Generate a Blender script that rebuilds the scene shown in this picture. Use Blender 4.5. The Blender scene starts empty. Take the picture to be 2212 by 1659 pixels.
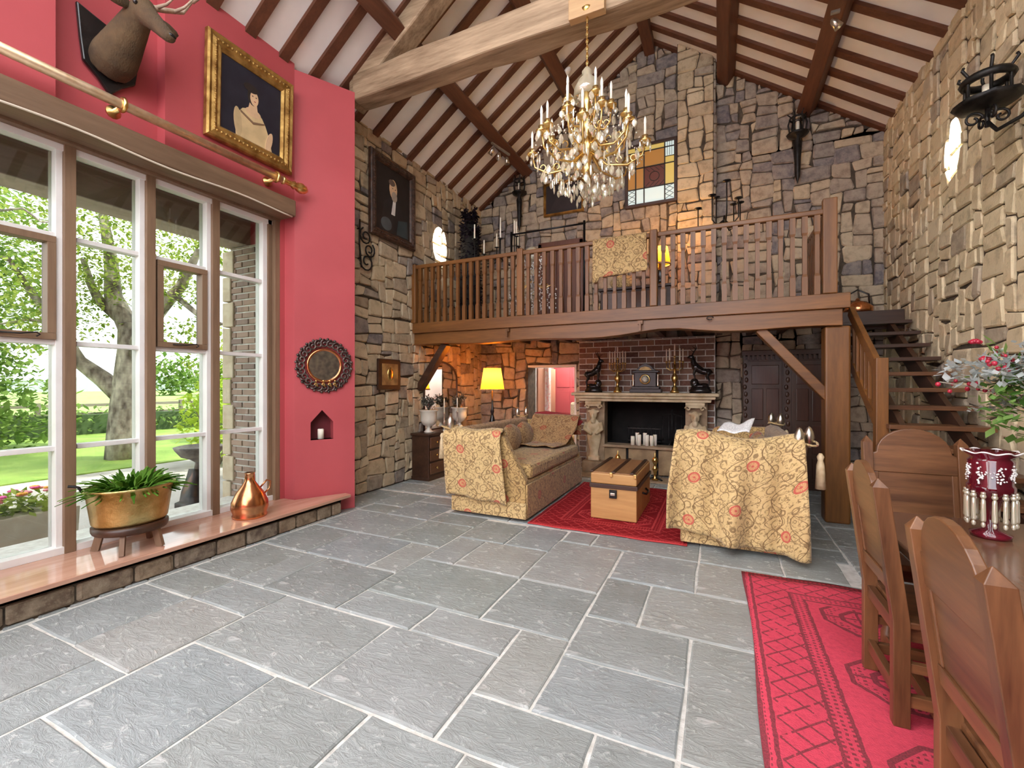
import bpy, bmesh, math, random
from math import sin, cos, pi, radians, sqrt, atan2, floor
from mathutils import Vector, Matrix, noise
RN = random.Random(11)
S = bpy.context.scene
COL = S.collection

# ------------------------------------------------------------------ camera, world, sun, exposure
YAW = math.atan(448/960)
cam = bpy.data.cameras.new('camera'); camo = bpy.data.objects.new('camera', cam); COL.objects.link(camo)
cam.sensor_width = 36; cam.lens = 36*960/2212; cam.shift_y = 0.8/2212
cam.clip_start = .05; cam.clip_end = 500
camo.location = (0, 0, 1.5); camo.rotation_euler = (pi/2, 0, YAW)
S.camera = camo
S.view_settings.view_transform = 'Standard'; S.view_settings.look = 'None'
S.view_settings.gamma = 1; S.view_settings.use_curve_mapping = False
S.view_settings.exposure = 3.0
W = bpy.data.worlds.new('sky'); S.world = W; W.use_nodes = True
def make_world():
    nt = W.node_tree; n = nt.nodes; l = nt.links; n.clear()
    out = n.new('ShaderNodeOutputWorld'); bg = n.new('ShaderNodeBackground'); bg.inputs[1].default_value = 1.0
    tc = n.new('ShaderNodeTexCoord'); mp = n.new('ShaderNodeMapping'); mp.inputs['Scale'].default_value = (1, 1, 2.5)
    no = n.new('ShaderNodeTexNoise'); no.inputs['Scale'].default_value = 2.2; no.inputs['Detail'].default_value = 6
    rp = n.new('ShaderNodeValToRGB')
    rp.color_ramp.elements[0].position = .38; rp.color_ramp.elements[0].color = (.78, .86, .95, 1)
    rp.color_ramp.elements[1].position = .58; rp.color_ramp.elements[1].color = (1.0, 1.0, 1.0, 1)
    l.new(tc.outputs['Generated'], mp.inputs[0]); l.new(mp.outputs[0], no.inputs['Vector'])
    l.new(no.outputs[0], rp.inputs[0]); l.new(rp.outputs[0], bg.inputs[0]); l.new(bg.outputs[0], out.inputs[0])
make_world()
sun = bpy.data.lights.new('sun', 'SUN'); sun.energy = 2.0; sun.angle = radians(2); sun.color = (1, .95, .86)
suno = bpy.data.objects.new('sun', sun); COL.objects.link(suno)
suno.rotation_euler = Vector((.55, .35, 1.05)).to_track_quat('Z', 'Y').to_euler()

# ------------------------------------------------------------------ object helpers
def setp(o, label=None, cat=None, group=None, kind=None):
    if label: o['label'] = label
    if cat: o['category'] = cat
    if group: o['group'] = group
    if kind: o['kind'] = kind
    return o
def thing(name, label, cat, loc=(0, 0, 0), rz=0, group=None, kind=None):
    o = bpy.data.objects.new(name, None); COL.objects.link(o); o.empty_display_size = .1
    o.location = loc; o.rotation_euler = (0, 0, rz)
    return setp(o, label, cat, group, kind)
def dup(root, loc=None, rz=None, label=None):
    r = root.copy(); COL.objects.link(r)
    if loc is not None: r.location = loc
    if rz is not None: r.rotation_euler = (0, 0, rz)
    if label: r['label'] = label
    for ch in list(root.children):
        c = ch.copy(); COL.objects.link(c); c.parent = r
        for g in list(ch.children):
            d = g.copy(); COL.objects.link(d); d.parent = c
    return r
def instance(name, me, parent, loc=(0, 0, 0), rot=(0, 0, 0), sc=(1, 1, 1)):
    o = bpy.data.objects.new(name, me); COL.objects.link(o); o.parent = parent
    o.location = loc; o.rotation_euler = rot; o.scale = sc
    return o
def frame_of(d):
    d = Vector(d).normalized(); a = Vector((0, 0, 1)) if abs(d.z) < .9 else Vector((1, 0, 0))
    x = d.cross(a).normalized(); return x, d.cross(x).normalized()
class MB:
    def __init__(s): s.v = []; s.f = []; s.m = []; s.mi = 0; s.sm = []; s.smooth = False
    def add(s, vs, fs):
        b = len(s.v); s.v += [tuple(v) for v in vs]
        for f in fs: s.f.append(tuple(i+b for i in f)); s.m.append(s.mi); s.sm.append(s.smooth)
        return s
    def box(s, x0, x1, y0, y1, z0, z1):
        return s.add([(x0,y0,z0),(x1,y0,z0),(x1,y1,z0),(x0,y1,z0),(x0,y0,z1),(x1,y0,z1),(x1,y1,z1),(x0,y1,z1)],
            [(0,3,2,1),(4,5,6,7),(0,1,5,4),(1,2,6,5),(2,3,7,6),(3,0,4,7)])
    def cbox(s, c, size, M=None):
        M = M or Matrix.Identity(3); c = Vector(c); a, b, d = [q/2 for q in size]
        vs = [c+M@Vector(p) for p in [(-a,-b,-d),(a,-b,-d),(a,b,-d),(-a,b,-d),(-a,-b,d),(a,-b,d),(a,b,d),(-a,b,d)]]
        return s.add(vs, [(0,3,2,1),(4,5,6,7),(0,1,5,4),(1,2,6,5),(2,3,7,6),(3,0,4,7)])
    def bar(s, p0, p1, w, h, up=(0, 0, 1)):
        p0 = Vector(p0); p1 = Vector(p1); d = (p1-p0); L = d.length; d.normalize()
        x = d.cross(Vector(up)); x = x.normalized() if x.length > 1e-4 else frame_of(d)[0]
        z = x.cross(d).normalized(); M = Matrix((x, d, z)).transposed()
        return s.cbox((p0+p1)/2, (w, L, h), M)
    def tube(s, pts, r, n=8, caps=True, closed=False):
        pts = [Vector(p) for p in pts]; k = len(pts)
        if not hasattr(r, '__len__'): r = [r]*k
        vs = []; x = None
        for i, p in enumerate(pts):
            a = pts[(i-1) % k] if (i > 0 or closed) else p; b = pts[(i+1) % k] if (i < k-1 or closed) else p
            d = (b-a); d = d.normalized() if d.length > 1e-9 else Vector((0, 0, 1))
            if x is None: x = frame_of(d)[0]
            else:
                x = x-d*x.dot(d); x = x.normalized() if x.length > 1e-5 else frame_of(d)[0]
            y = d.cross(x)
            for j in range(n): t = 2*pi*j/n; vs.append(p+(x*cos(t)+y*sin(t))*r[i])
        fs = []
        for i in range(k if closed else k-1):
            for j in range(n):
                a = i*n+j; b = i*n+(j+1) % n; i2 = (i+1) % k
                fs.append((a, b, i2*n+(j+1) % n, i2*n+j))
        if caps and not closed: fs.append(tuple(reversed(range(n)))); fs.append(tuple((k-1)*n+j for j in range(n)))
        sm = s.smooth; s.smooth = n > 5; s.add(vs, fs); s.smooth = sm; return s
    def lathe(s, prof, n=16, c=(0, 0, 0), axis=None, sx=1, sy=1, ripple=None):
        c = Vector(c); vs = []; k = len(prof)
        for r, z in prof:
            for j in range(n):
                t = 2*pi*j/n; rr = r*(ripple(t, z) if ripple else 1)
                p = Vector((cos(t)*rr*sx, sin(t)*rr*sy, z))
                if axis is not None: p = axis@p
                vs.append(c+p)
        fs = [(i*n+j, i*n+(j+1) % n, (i+1)*n+(j+1) % n, (i+1)*n+j) for i in range(k-1) for j in range(n)]
        if prof[0][0] > 1e-5: fs.append(tuple(reversed(range(n))))
        if prof[-1][0] > 1e-5: fs.append(tuple((k-1)*n+j for j in range(n)))
        sm = s.smooth; s.smooth = True; s.add(vs, fs); s.smooth = sm; return s
    def ball(s, c, r, nu=10, nv=7, M=None):
        if not hasattr(r, '__len__'): r = (r, r, r)
        c = Vector(c); vs = []
        for i in range(nv+1):
            a = pi*i/nv
            for j in range(nu):
                t = 2*pi*j/nu; p = Vector((r[0]*sin(a)*cos(t), r[1]*sin(a)*sin(t), -r[2]*cos(a)))
                vs.append(c+(M@p if M else p))
        fs = [(i*nu+j, i*nu+(j+1) % nu, (i+1)*nu+(j+1) % nu, (i+1)*nu+j) for i in range(nv) for j in range(nu)]
        sm = s.smooth; s.smooth = True; s.add(vs, fs); s.smooth = sm; return s
    def prism(s, poly, fn, d0, d1):
        n = len(poly); vs = [fn(a, b, d0) for a, b in poly]+[fn(a, b, d1) for a, b in poly]
        return s.add(vs, [tuple(reversed(range(n))), tuple(range(n, 2*n))]+[(i, (i+1) % n, n+(i+1) % n, n+i) for i in range(n)])
    def grid(s, fn, nu, nv, wrap=False):
        vs = [fn(i/(nu-1), j/(nv-1)) for j in range(nv) for i in range(nu)]
        fs = [(j*nu+i, j*nu+i+1, (j+1)*nu+i+1, (j+1)*nu+i) for j in range(nv-1) for i in range(nu-1)]
        sm = s.smooth; s.smooth = True; s.add(vs, fs); s.smooth = sm; return s
    def quad(s, a, b, c, d): return s.add([a, b, c, d], [(0, 1, 2, 3)])
    def mesh(s, name, mats):
        me = bpy.data.meshes.new(name); me.from_pydata(s.v, [], s.f)
        if not isinstance(mats, (list, tuple)): mats = [mats]
        for m in mats: me.materials.append(m)
        me.polygons.foreach_set('material_index', s.m); me.polygons.foreach_set('use_smooth', s.sm)
        uv = me.uv_layers.new(name='UVMap'); vv = me.vertices; dat = []
        for p in me.polygons:
            nx, ny, nz = [abs(q) for q in p.normal]
            for li in p.loop_indices:
                x, y, z = vv[me.loops[li].vertex_index].co
                dat += (x, y) if nz >= nx and nz >= ny else ((y, z) if nx >= ny else (x, z))
        uv.data.foreach_set('uv', dat); me.update(); return me
    def build(s, name, mats, parent=None, label=None, cat=None, group=None, kind=None, bevel=0, solid=0, remesh=0, subsurf=0, fix=False):
        if parent is None and s.v:
            xs, ys, zs = zip(*s.v); c = ((min(xs)+max(xs))/2, (min(ys)+max(ys))/2, min(zs))
            s.v = [(x-c[0], y-c[1], z-c[2]) for x, y, z in s.v]
        else: c = (0, 0, 0)
        me = s.mesh(name, mats)
        if fix:
            bm = bmesh.new(); bm.from_mesh(me); bmesh.ops.recalc_face_normals(bm, faces=bm.faces); bm.to_mesh(me); bm.free()
        o = bpy.data.objects.new(name, me); COL.objects.link(o); o.location = c
        if parent: o.parent = parent
        if solid: m = o.modifiers.new('solid', 'SOLIDIFY'); m.thickness = solid; m.offset = 0
        if remesh:
            m = o.modifiers.new('remesh', 'REMESH'); m.mode = 'VOXEL'; m.voxel_size = remesh; m.use_smooth_shade = True
            m = o.modifiers.new('smooth', 'SMOOTH'); m.iterations = 3
        if subsurf: m = o.modifiers.new('sub', 'SUBSURF'); m.levels = subsurf; m.render_levels = subsurf
        if bevel:
            m = o.modifiers.new('bevel', 'BEVEL'); m.width = bevel; m.segments = 2; m.limit_method = 'ANGLE'; m.angle_limit = radians(40)
        return setp(o, label, cat, group, kind)
def bxp(name, dims, mats, parent=None, bevel=.004, **k):
    return MB().box(*dims).build(name, mats, parent, bevel=bevel, **k)

# ------------------------------------------------------------------ materials
class V:
    def __init__(s, g, k): s.g = g; s.k = k
    def _o(s, op, b=None, c=None): return s.g.m(op, s, b, c)
    def __add__(s, b): return s._o('ADD', b)
    def __radd__(s, b): return s._o('ADD', b)
    def __sub__(s, b): return s._o('SUBTRACT', b)
    def __rsub__(s, b): return s.g.m('SUBTRACT', b, s)
    def __mul__(s, b): return s._o('MULTIPLY', b)
    def __rmul__(s, b): return s._o('MULTIPLY', b)
    def __truediv__(s, b): return s._o('DIVIDE', b)
    def abs(s): return s._o('ABSOLUTE')
    def fract(s): return s._o('FRACT')
    def floor(s): return s._o('FLOOR')
    def sin(s): return s._o('SINE')
    def lt(s, b): return s._o('LESS_THAN', b)
    def gt(s, b): return s._o('GREATER_THAN', b)
    def min(s, b): return s._o('MINIMUM', b)
    def max(s, b): return s._o('MAXIMUM', b)
    def mod(s, b): return s._o('MODULO', b)
    def sqrt(s): return s._o('SQRT')
class NG:
    def __init__(s, name):
        s.mat = bpy.data.materials.new(name); s.mat.use_nodes = True; s.t = s.mat.node_tree
        s.n = s.t.nodes; s.l = s.t.links; s.b = s.n['Principled BSDF']; s.out = s.n['Material Output']
        s.tc = s.n.new('ShaderNodeTexCoord')
    def _in(s, sock, v):
        if isinstance(v, V): s.l.new(v.k, sock)
        elif v is not None: sock.default_value = v if not (isinstance(v, tuple) and len(v) == 3 and sock.type == 'RGBA') else (*v, 1)
    def m(s, op, a, b=None, c=None):
        n = s.n.new('ShaderNodeMath'); n.operation = op; s._in(n.inputs[0], a)
        if b is not None: s._in(n.inputs[1], b)
        if c is not None: s._in(n.inputs[2], c)
        return V(s, n.outputs[0])
    def co(s, kind='Object', sc=(1, 1, 1), rot=(0, 0, 0)):
        mp = s.n.new('ShaderNodeMapping'); mp.inputs['Scale'].default_value = sc; mp.inputs['Rotation'].default_value = rot
        s.l.new(s.tc.outputs[kind], mp.inputs[0]); return V(s, mp.outputs[0])
    def xyz(s, v):
        n = s.n.new('ShaderNodeSeparateXYZ'); s.l.new(v.k, n.inputs[0]); return [V(s, o) for o in n.outputs]
    def noise(s, v, sc, det=4, rough=.5, dist=0):
        n = s.n.new('ShaderNodeTexNoise'); s.l.new(v.k, n.inputs['Vector']); n.inputs['Scale'].default_value = sc
        n.inputs['Detail'].default_value = det; n.inputs['Roughness'].default_value = rough; n.inputs['Distortion'].default_value = dist
        return V(s, n.outputs[0])
    def voro(s, v, sc, feat='F1', rnd=1.0, out=0):
        n = s.n.new('ShaderNodeTexVoronoi'); n.feature = feat; s.l.new(v.k, n.inputs['Vector']); n.inputs['Scale'].default_value = sc
        n.inputs['Randomness'].default_value = rnd; return V(s, n.outputs[out])
    def mix(s, f, a, b):
        n = s.n.new('ShaderNodeMix'); n.data_type = 'RGBA'; s._in(n.inputs[0], f); s._in(n.inputs[6], a); s._in(n.inputs[7], b)
        return V(s, n.outputs[2])
    def ramp(s, f, stops):
        n = s.n.new('ShaderNodeValToRGB'); cr = n.color_ramp; s.l.new(f.k, n.inputs[0])
        while len(cr.elements) < len(stops): cr.elements.new(.5)
        for e, (p, c) in zip(cr.elements, stops): e.position = p; e.color = (*c, 1)
        return V(s, n.outputs[0])
    def bump(s, h, st=.3, d=.01):
        n = s.n.new('ShaderNodeBump'); n.inputs['Strength'].default_value = st; n.inputs['Distance'].default_value = d
        s.l.new(h.k, n.inputs['Height']); s.l.new(n.outputs[0], s.b.inputs['Normal'])
    def rnd(s):
        a = s.n.new('ShaderNodeObjectInfo'); b = s.n.new('ShaderNodeNewGeometry')
        return (V(s, a.outputs['Random'])+V(s, b.outputs['Random Per Island'])).fract()
    def set(s, col=None, rough=.6, metal=0, spec=.5, **k):
        s._in(s.b.inputs['Base Color'], col); s._in(s.b.inputs['Roughness'], rough); s._in(s.b.inputs['Metallic'], metal)
        s._in(s.b.inputs['Specular IOR Level'], spec)
        for q, v in k.items(): s._in(s.b.inputs[q.replace('_', ' ')], v)
        return s.mat
def pm(name, c1, c2=None, sc=8, st=(1, 1, 1), rough=.6, metal=0, bump=0, bsc=None, lo=.35, hi=.65, spec=.5, det=5, **k):
    g = NG(name); v = g.co('Object', st); n = g.noise(v, sc, det)
    col = g.ramp(n, [(lo, c1), (hi, c2 or c1)]) if c2 else c1
    if bump: g.bump(g.noise(v, bsc or sc*4, 6, .6), bump, .01)
    return g.set(col, rough, metal, spec, **k)
def wood(name, c1, c2, axis='x', rough=.45, sc=6, bump=.15, spec=.5):
    st = dict(x=(.1, 1, 1), y=(1, .1, 1), z=(1, 1, .1))[axis]
    g = NG(name); v = g.co('Object', st); a = g.noise(v, sc, 6, .6, .6); b = g.noise(v, sc*7, 4, .6)
    f = a*.7+b*.3
    g.bump(f, bump, .006)
    return g.set(g.ramp(f, [(.33, c1), (.5, tuple((p+q)/2 for p, q in zip(c1, c2))), (.66, c2)]), rough, 0, spec)
MT = {}
def stone_mat(name, stops, bump=.5, rough=.8):
    g = NG(name); v = g.co('Object'); r = g.rnd(); n = g.noise(v, 9, 6, .65); f = g.noise(v, 55, 4, .6)
    c = g.ramp(r, [(p, tuple(min(.85, x*1.3) for x in q)) for p, q in stops]); c = g.mix((n-.40)*1.1, c, (.68, .58, .42)); c = g.mix((.5-n)*2.0, c, (.09, .07, .06)); c = g.mix((f-.57)*1.0, c, (.68, .6, .46))
    g.bump(n*.7+f*.5, bump, .02); return g.set(c, rough, 0, .3)
# ------------------------------------------------------------------ shared materials
TAN = [(0, (.24, .19, .13)), (.18, (.46, .36, .22)), (.4, (.37, .28, .18)), (.6, (.52, .42, .27)), (.8, (.30, .24, .17)), (.93, (.17, .145, .14)), (1, (.13, .11, .11))]
M_stoneL = stone_mat('rubble_stone', TAN)
M_stoneB = stone_mat('gable_stone', [(0, (.14, .125, .13)), (.15, (.37, .29, .2)), (.35, (.28, .225, .17)), (.55, (.41, .33, .22)), (.75, (.22, .18, .15)), (.9, (.15, .135, .14)), (1, (.12, .105, .115))])
M_stoneR = stone_mat('buff_stone', [(0, (.38, .31, .2)), (.2, (.56, .46, .29)), (.45, (.48, .385, .24)), (.7, (.60, .5, .33)), (.88, (.36, .29, .2)), (1, (.24, .2, .16))])
M_mortar = pm('dark_mortar', (.05, .037, .026), (.12, .09, .06), 12, rough=.95, bump=.5)
M_red = pm('red_paint', (.47, .084, .094), (.51, .093, .104), 2, rough=.42, spec=.35, bump=.03, bsc=60)
M_ceil = pm('ceiling_plaster', (.86, .84, .81), (.92, .90, .87), 3, rough=.8, bump=.05)
M_raft = {a: wood('dark_beam_'+a, (.075, .025, .012), (.17, .062, .028), a, .6) for a in 'xyz'}
M_tie = wood('bleached_beam', (.15, .09, .045), (.52, .38, .24), 'x', .75, 6, .8)
M_oak = {a: wood('balcony_oak_'+a, (.10, .037, .009), (.245, .098, .023), a, .42) for a in 'xyz'}
M_dark = {a: wood('stained_oak_'+a, (.026, .011, .006), (.072, .03, .015), a, .4) for a in 'xyz'}
M_chair = {a: wood('chair_oak_'+a, (.05, .018, .008), (.225, .097, .039), a, .33) for a in 'xyz'}
M_white = pm('white_paint', (.78, .76, .73), (.85, .83, .8), 4, rough=.4)
M_brown = wood('brown_frame', (.17, .10, .06), (.27, .17, .10), 'z', .5)
M_brownx = wood('brown_lintel', (.13, .075, .04), (.24, .145, .085), 'y', .6, 5, .4)
M_iron = pm('black_iron', (.012, .011, .011), (.03, .027, .025), 20, rough=.45, metal=.6, bump=.2)
M_gold = pm('gilt_metal', (.78, .52, .17), (.9, .66, .28), 15, rough=.28, metal=1)
M_brass = pm('polished_brass', (.62, .4, .12), (.8, .56, .22), 12, rough=.25, metal=1, bump=.12, bsc=30)
M_copper = pm('copper', (.62, .24, .1), (.8, .38, .18), 8, rough=.22, metal=1, bump=.1, bsc=30)
M_silver = pm('pewter', (.55, .5, .42), (.72, .67, .58), 12, rough=.3, metal=1)
M_wax = pm('candle_wax', (.86, .8, .66), (.9, .85, .74), 5, rough=.45, Subsurface_Weight=.1)
M_black = pm('black_lacquer', (.008, .007, .007), (.02, .016, .015), 6, rough=.18)
M_soot = pm('sooty_black', (.006, .005, .005), (.014, .012, .011), 6, rough=.9)
M_mirror = pm('mirror_glass', (.75, .74, .72), rough=.03, metal=1)
def glassy(name, tint, gl=.1, rough=.02):
    g = NG(name); n = g.n
    t = n.new('ShaderNodeBsdfTransparent'); t.inputs[0].default_value = (*tint, 1)
    s = n.new('ShaderNodeBsdfGlossy'); s.inputs['Roughness'].default_value = rough
    fr = n.new('ShaderNodeFresnel'); fr.inputs[0].default_value = 1.45
    f = V(g, fr.outputs[0])*1.0+gl
    mx = n.new('ShaderNodeMixShader'); g._in(mx.inputs[0], f); g.l.new(t.outputs[0], mx.inputs[1]); g.l.new(s.outputs[0], mx.inputs[2])
    g.l.new(mx.outputs[0], g.out.inputs[0]); return g.mat
M_glass = glassy('window_glass', (.60, .62, .61), 0)
def crystal_mat():
    g = NG('cut_crystal'); n = g.n; t = n.new('ShaderNodeBsdfTransparent'); s = n.new('ShaderNodeBsdfGlossy'); s.inputs['Roughness'].default_value = .08; d = n.new('ShaderNodeBsdfDiffuse'); d.inputs[0].default_value = (.9, .83, .6, 1)  # yellowish diffuse stands in for light reflected off the gold
    a = n.new('ShaderNodeMixShader'); b = n.new('ShaderNodeMixShader'); a.inputs[0].default_value = .5; b.inputs[0].default_value = .62
    g.l.new(d.outputs[0], a.inputs[1]); g.l.new(s.outputs[0], a.inputs[2]); g.l.new(t.outputs[0], b.inputs[1]); g.l.new(a.outputs[0], b.inputs[2]); g.l.new(b.outputs[0], g.out.inputs[0]); return g.mat
M_crystal = crystal_mat()

# ------------------------------------------------------------------ piece walls (stones, bricks)
def cam_area(p, a):
    d = Vector((p[0], p[1])); dep = d.x*-sin(YAW)+d.y*cos(YAW); s = d.x*cos(YAW)+d.y*sin(YAW)
    if dep < .3 or abs(s/dep) > 1.25: return 0
    return a/dep**2
def stone_mesh(mb, fn, c4, depth, rnd, inset=.0065):
    n = 4; c = [Vector(p) for p in c4]; cen = sum(c, Vector((0, 0)))/4; ring = []
    for i in range(4):
        p = c[i]; a = c[i-1]; b = c[(i+1) % 4]
        ea = (a-p); eb = (b-p); la = max(ea.length, 1e-4); lb = max(eb.length, 1e-4); m = min(la, lb)
        k = m*(.04+.11*rnd.random()); ea /= la; eb /= lb
        base = p+(ea+eb)*inset
        ring.append(base+ea*k); ring.append(base+eb*k)
    d0 = depth*(.65+.6*rnd.random()); e = .86
    vs = [fn(p.x, p.y, -.02) for p in ring]+[fn(p.x, p.y, d0*.55) for p in ring]
    vs += [fn(cen.x+(p.x-cen.x)*e, cen.y+(p.y-cen.y)*e, d0+rnd.uniform(-.004, .004)) for p in ring]
    k = 8; fs = [(r*k+i, r*k+(i+1) % k, (r+1)*k+(i+1) % k, (r+1)*k+i) for r in (0, 1) for i in range(k)]
    fs.append(tuple(2*k+i for i in range(k)))
    mb.smooth = False; mb.add(vs, fs)
SIZES = [(5, 3, 6), (4, 3, 7), (6, 3, 3), (3, 3, 4), (4, 2, 7), (5, 2, 6), (3, 2, 4), (2, 2, 2), (2, 4, 2), (2, 3, 2), (3, 4, 1), (6, 2, 4), (1, 2, 1), (3, 1, 1)]
def stone_wall(parent, fn, u0, u1, v0, v1, inside, mat, seed, cell=.071, depth=.035, maxn=300, name='stone', jit=.34):
    rnd = random.Random(seed); nu = int((u1-u0)/cell); nv = int((v1-v0)/cell); cu = (u1-u0)/nu; cv = (v1-v0)/nv
    ok = [[inside(u0+(i+.5)*cu, v0+(j+.5)*cv) for i in range(nu)] for j in range(nv)]
    jt = {}
    def nd(i, j):
        if (i, j) not in jt:
            e = 0 if i in (0, nu) or j in (0, nv) else jit
            jt[i, j] = (u0+i*cu+rnd.uniform(-e, e)*cu*1.3, v0+j*cv+rnd.uniform(-e, e)*cv*1.3)
        return jt[i, j]
    out = []
    for j in range(nv):
        for i in range(nu):
            if not ok[j][i]: continue
            cand = []
            for w, h, wt in SIZES:
                if i+w <= nu and j+h <= nv and all(ok[b][a] for b in range(j, j+h) for a in range(i, i+w)):
                    e = i+w
                    if e < nu and ok[j][e] and (e+1 >= nu or not ok[j][e+1]): continue
                    cand += [(w, h)]*wt
            if cand: w, h = rnd.choice(cand)
            else:
                w = h = 1
                while i+w < nu and w < 4 and ok[j][i+w]: w += 1
                while j+h < nv and h < 3 and all(ok[j+h][a] for a in range(i, i+w)): h += 1
            for b in range(j, j+h):
                for a in range(i, i+w): ok[b][a] = False
            c4 = [nd(i, j), nd(i+w, j), nd(i+w, j+h), nd(i, j+h)]
            p = fn((c4[0][0]+c4[2][0])/2, (c4[0][1]+c4[2][1])/2, 0)
            out.append((cam_area(p, w*h*cu*cv), c4))
    out.sort(key=lambda t: -t[0]); rest = MB()
    for q, (ar, c4) in enumerate(out):
        mb = MB() if q < maxn else rest
        stone_mesh(mb, fn, c4, depth, rnd)
        if q < maxn: mb.build(name, mat, parent)
    if rest.f: rest.build(name+'_infill', mat, parent, kind='stuff')
def brick_wall(parent, fn, u0, u1, v0, v1, inside, mat, bw, bh, seed, maxn=300, depth=.014):
    rnd = random.Random(seed); out = []; v = v0; row = 0
    while v < v1-.02:
        u = u0-(bw/2 if row % 2 else 0)
        while u < u1-.01:
            a, b = max(u, u0), min(u+bw, u1); h2 = min(v+bh, v1)
            if b-a > .03 and inside((a+b)/2, (v+h2)/2): out.append((a, b, v, h2))
            u += bw
        v += bh; row += 1
    out.sort(key=lambda t: -cam_area(fn(t[0], t[2], 0), 1)); rest = MB(); g = .006
    for q, (a, b, c, d) in enumerate(out):
        mb = MB() if q < maxn else rest; z = depth*rnd.uniform(.6, 1.2); e = .004
        g = .0085; o = [(a+g, c+g), (b-g, c+g), (b-g, d-g), (a+g, d-g)]; i = [(a+g+e, c+g+e), (b-g-e, c+g+e), (b-g-e, d-g-e), (a+g+e, d-g-e)]
        vs = [fn(x, y, -.01) for x, y in o]+[fn(x, y, z-e) for x, y in o]+[fn(x, y, z) for x, y in i]
        mb.add(vs, [(r*4+k, r*4+(k+1) % 4, r*4+4+(k+1) % 4, r*4+4+k) for r in (0, 1) for k in range(4)]+[(8, 9, 10, 11)])
        if q < maxn: mb.build('brick', mat, parent)
    if rest.f: rest.build('brick_infill', mat, parent, kind='stuff')
def brick_mat(name, stops):
    g = NG(name); v = g.co('Object'); n = g.noise(v, 30, 5, .6); r = g.rnd()
    c = g.ramp(r, stops); c = g.mix((n-.4)*1.2, c, (.33, .22, .16)); g.bump(n, .5, .01); return g.set(c, .85, 0, .3)
M_brick = brick_mat('old_brick', [(0, (.10, .05, .04)), (.25, (.24, .10, .07)), (.5, (.19, .105, .075)), (.75, (.30, .17, .115)), (1, (.13, .09, .08))])
M_brickout = brick_mat('garden_brick', [(0, (.30, .2, .16)), (.5, (.4, .28, .22)), (1, (.24, .17, .15))])
M_lime = pm('lime_mortar', (.56, .54, .49), (.74, .72, .67), 20, rough=.95, bump=.4)

XL, XR, YB, YREAR = -4.45, 2.14, 8.0, -5.0
RX, RZ, SL = -1.1, 7.4, .716
def under(x): return RZ-SL*abs(x-RX)

# ------------------------------------------------------------------ floor of flagstones
fl = MB().box(-5.3, 2.6, -5.2, 11.5, -.2, -.012).build('floor', M_lime, label='grey flagstone floor with pale mortar joints', kind='structure')
def flag_mat():
    g = NG('flagstone'); v = g.co('Object'); r = g.rnd()
    n = g.noise(v, 2.2, 6, .6, .4); f = g.noise(g.co('Object', (1, 2.2, 1)), 7, 9, .72, 1.6); p = g.noise(v, 45, 4, .6)
    c = g.ramp(r, [(0, (.27, .295, .285)), (.3, (.36, .385, .37)), (.55, (.315, .35, .355)), (.8, (.40, .40, .37)), (1, (.31, .34, .32))])
    c = g.mix((n-.45)*1.3, c, (.50, .53, .52)); c = g.mix((.46-n)*1.8, c, (.19, .195, .175))
    c = g.mix((f-.56)*3.2, c, (.72, .71, .69)); c = g.mix((.40-f)*3.0, c, (.13, .13, .125))
    g.bump(f*.9+p*.06, .85, .022)
    return g.set(c, .06+f*.36, 0, .7)
M_flag = flag_mat()
FLAGS = [(-3.94,-3.38,1.25,1.88),(-3.38,-2.79,1.25,1.88),(-3.94,-3.56,.6,1.25),(-3.56,-3.09,.6,1.25),(-3.09,-2.79,.3,1.25),(-2.78,-2.07,.92,1.57),(-2.78,-2.1,.2,.92),
 (-2.07,-1.44,.85,1.57),(-1.44,-.94,.9,1.57),(-2.79,-1.85,1.57,2.2),(-1.85,-1.1,1.57,2.2),(-1.1,-.48,1.57,1.89),(-.48,-.15,1.3,1.89),(-.94,-.48,.9,1.57),(-1.1,-.79,1.89,2.5),(-.79,-.15,1.89,2.36),
 (-.79,-.15,2.36,2.83),(-.15,.6,1.89,2.83),(-.79,-.46,2.83,3.45),(-.46,.55,2.83,3.45),(-.78,-.16,3.45,4.06),(-.16,.46,3.45,4.06),(-1.38,-1.09,4.06,4.36),(-1.09,-.16,4.06,4.6),(-.16,.47,4.06,4.6),(.47,.9,4.06,4.6),(.46,1.1,3.45,4.06),
 (-1.4,-.79,3.15,4.06),(-1.4,-.79,2.5,3.15),(-2.34,-1.4,2.5,3.15),(-2.34,-1.72,2.2,2.5),(-1.72,-1.1,2.2,2.5),(-2.34,-2.02,3.15,3.75),(-2.02,-1.4,3.15,3.75),(-2.34,-1.84,3.75,4.33),(-1.84,-1.39,3.75,4.36),
 (-2.93,-2.34,3.43,4.06),(-2.93,-2.34,4.06,4.4),(-2.65,-2.34,2.82,3.43),(-3.36,-2.65,2.82,3.43),(-3.07,-2.34,2.2,2.82),(-3.36,-3.07,2.2,2.82),(-3.94,-3.36,2.2,2.83),(-3.94,-3.36,2.83,3.43),(-3.38,-2.79,1.88,2.2),(-3.94,-3.38,1.88,2.2),
 (-3.95,-2.93,3.43,4.06),(-3.95,-3.51,4.06,4.36),(-3.51,-2.93,4.06,4.66),(-3.51,-2.93,4.66,4.96),(-3.97,-3.51,4.36,4.96),(-4.43,-3.97,4.12,4.96),(-.15,.6,1.3,1.89)]
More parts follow.
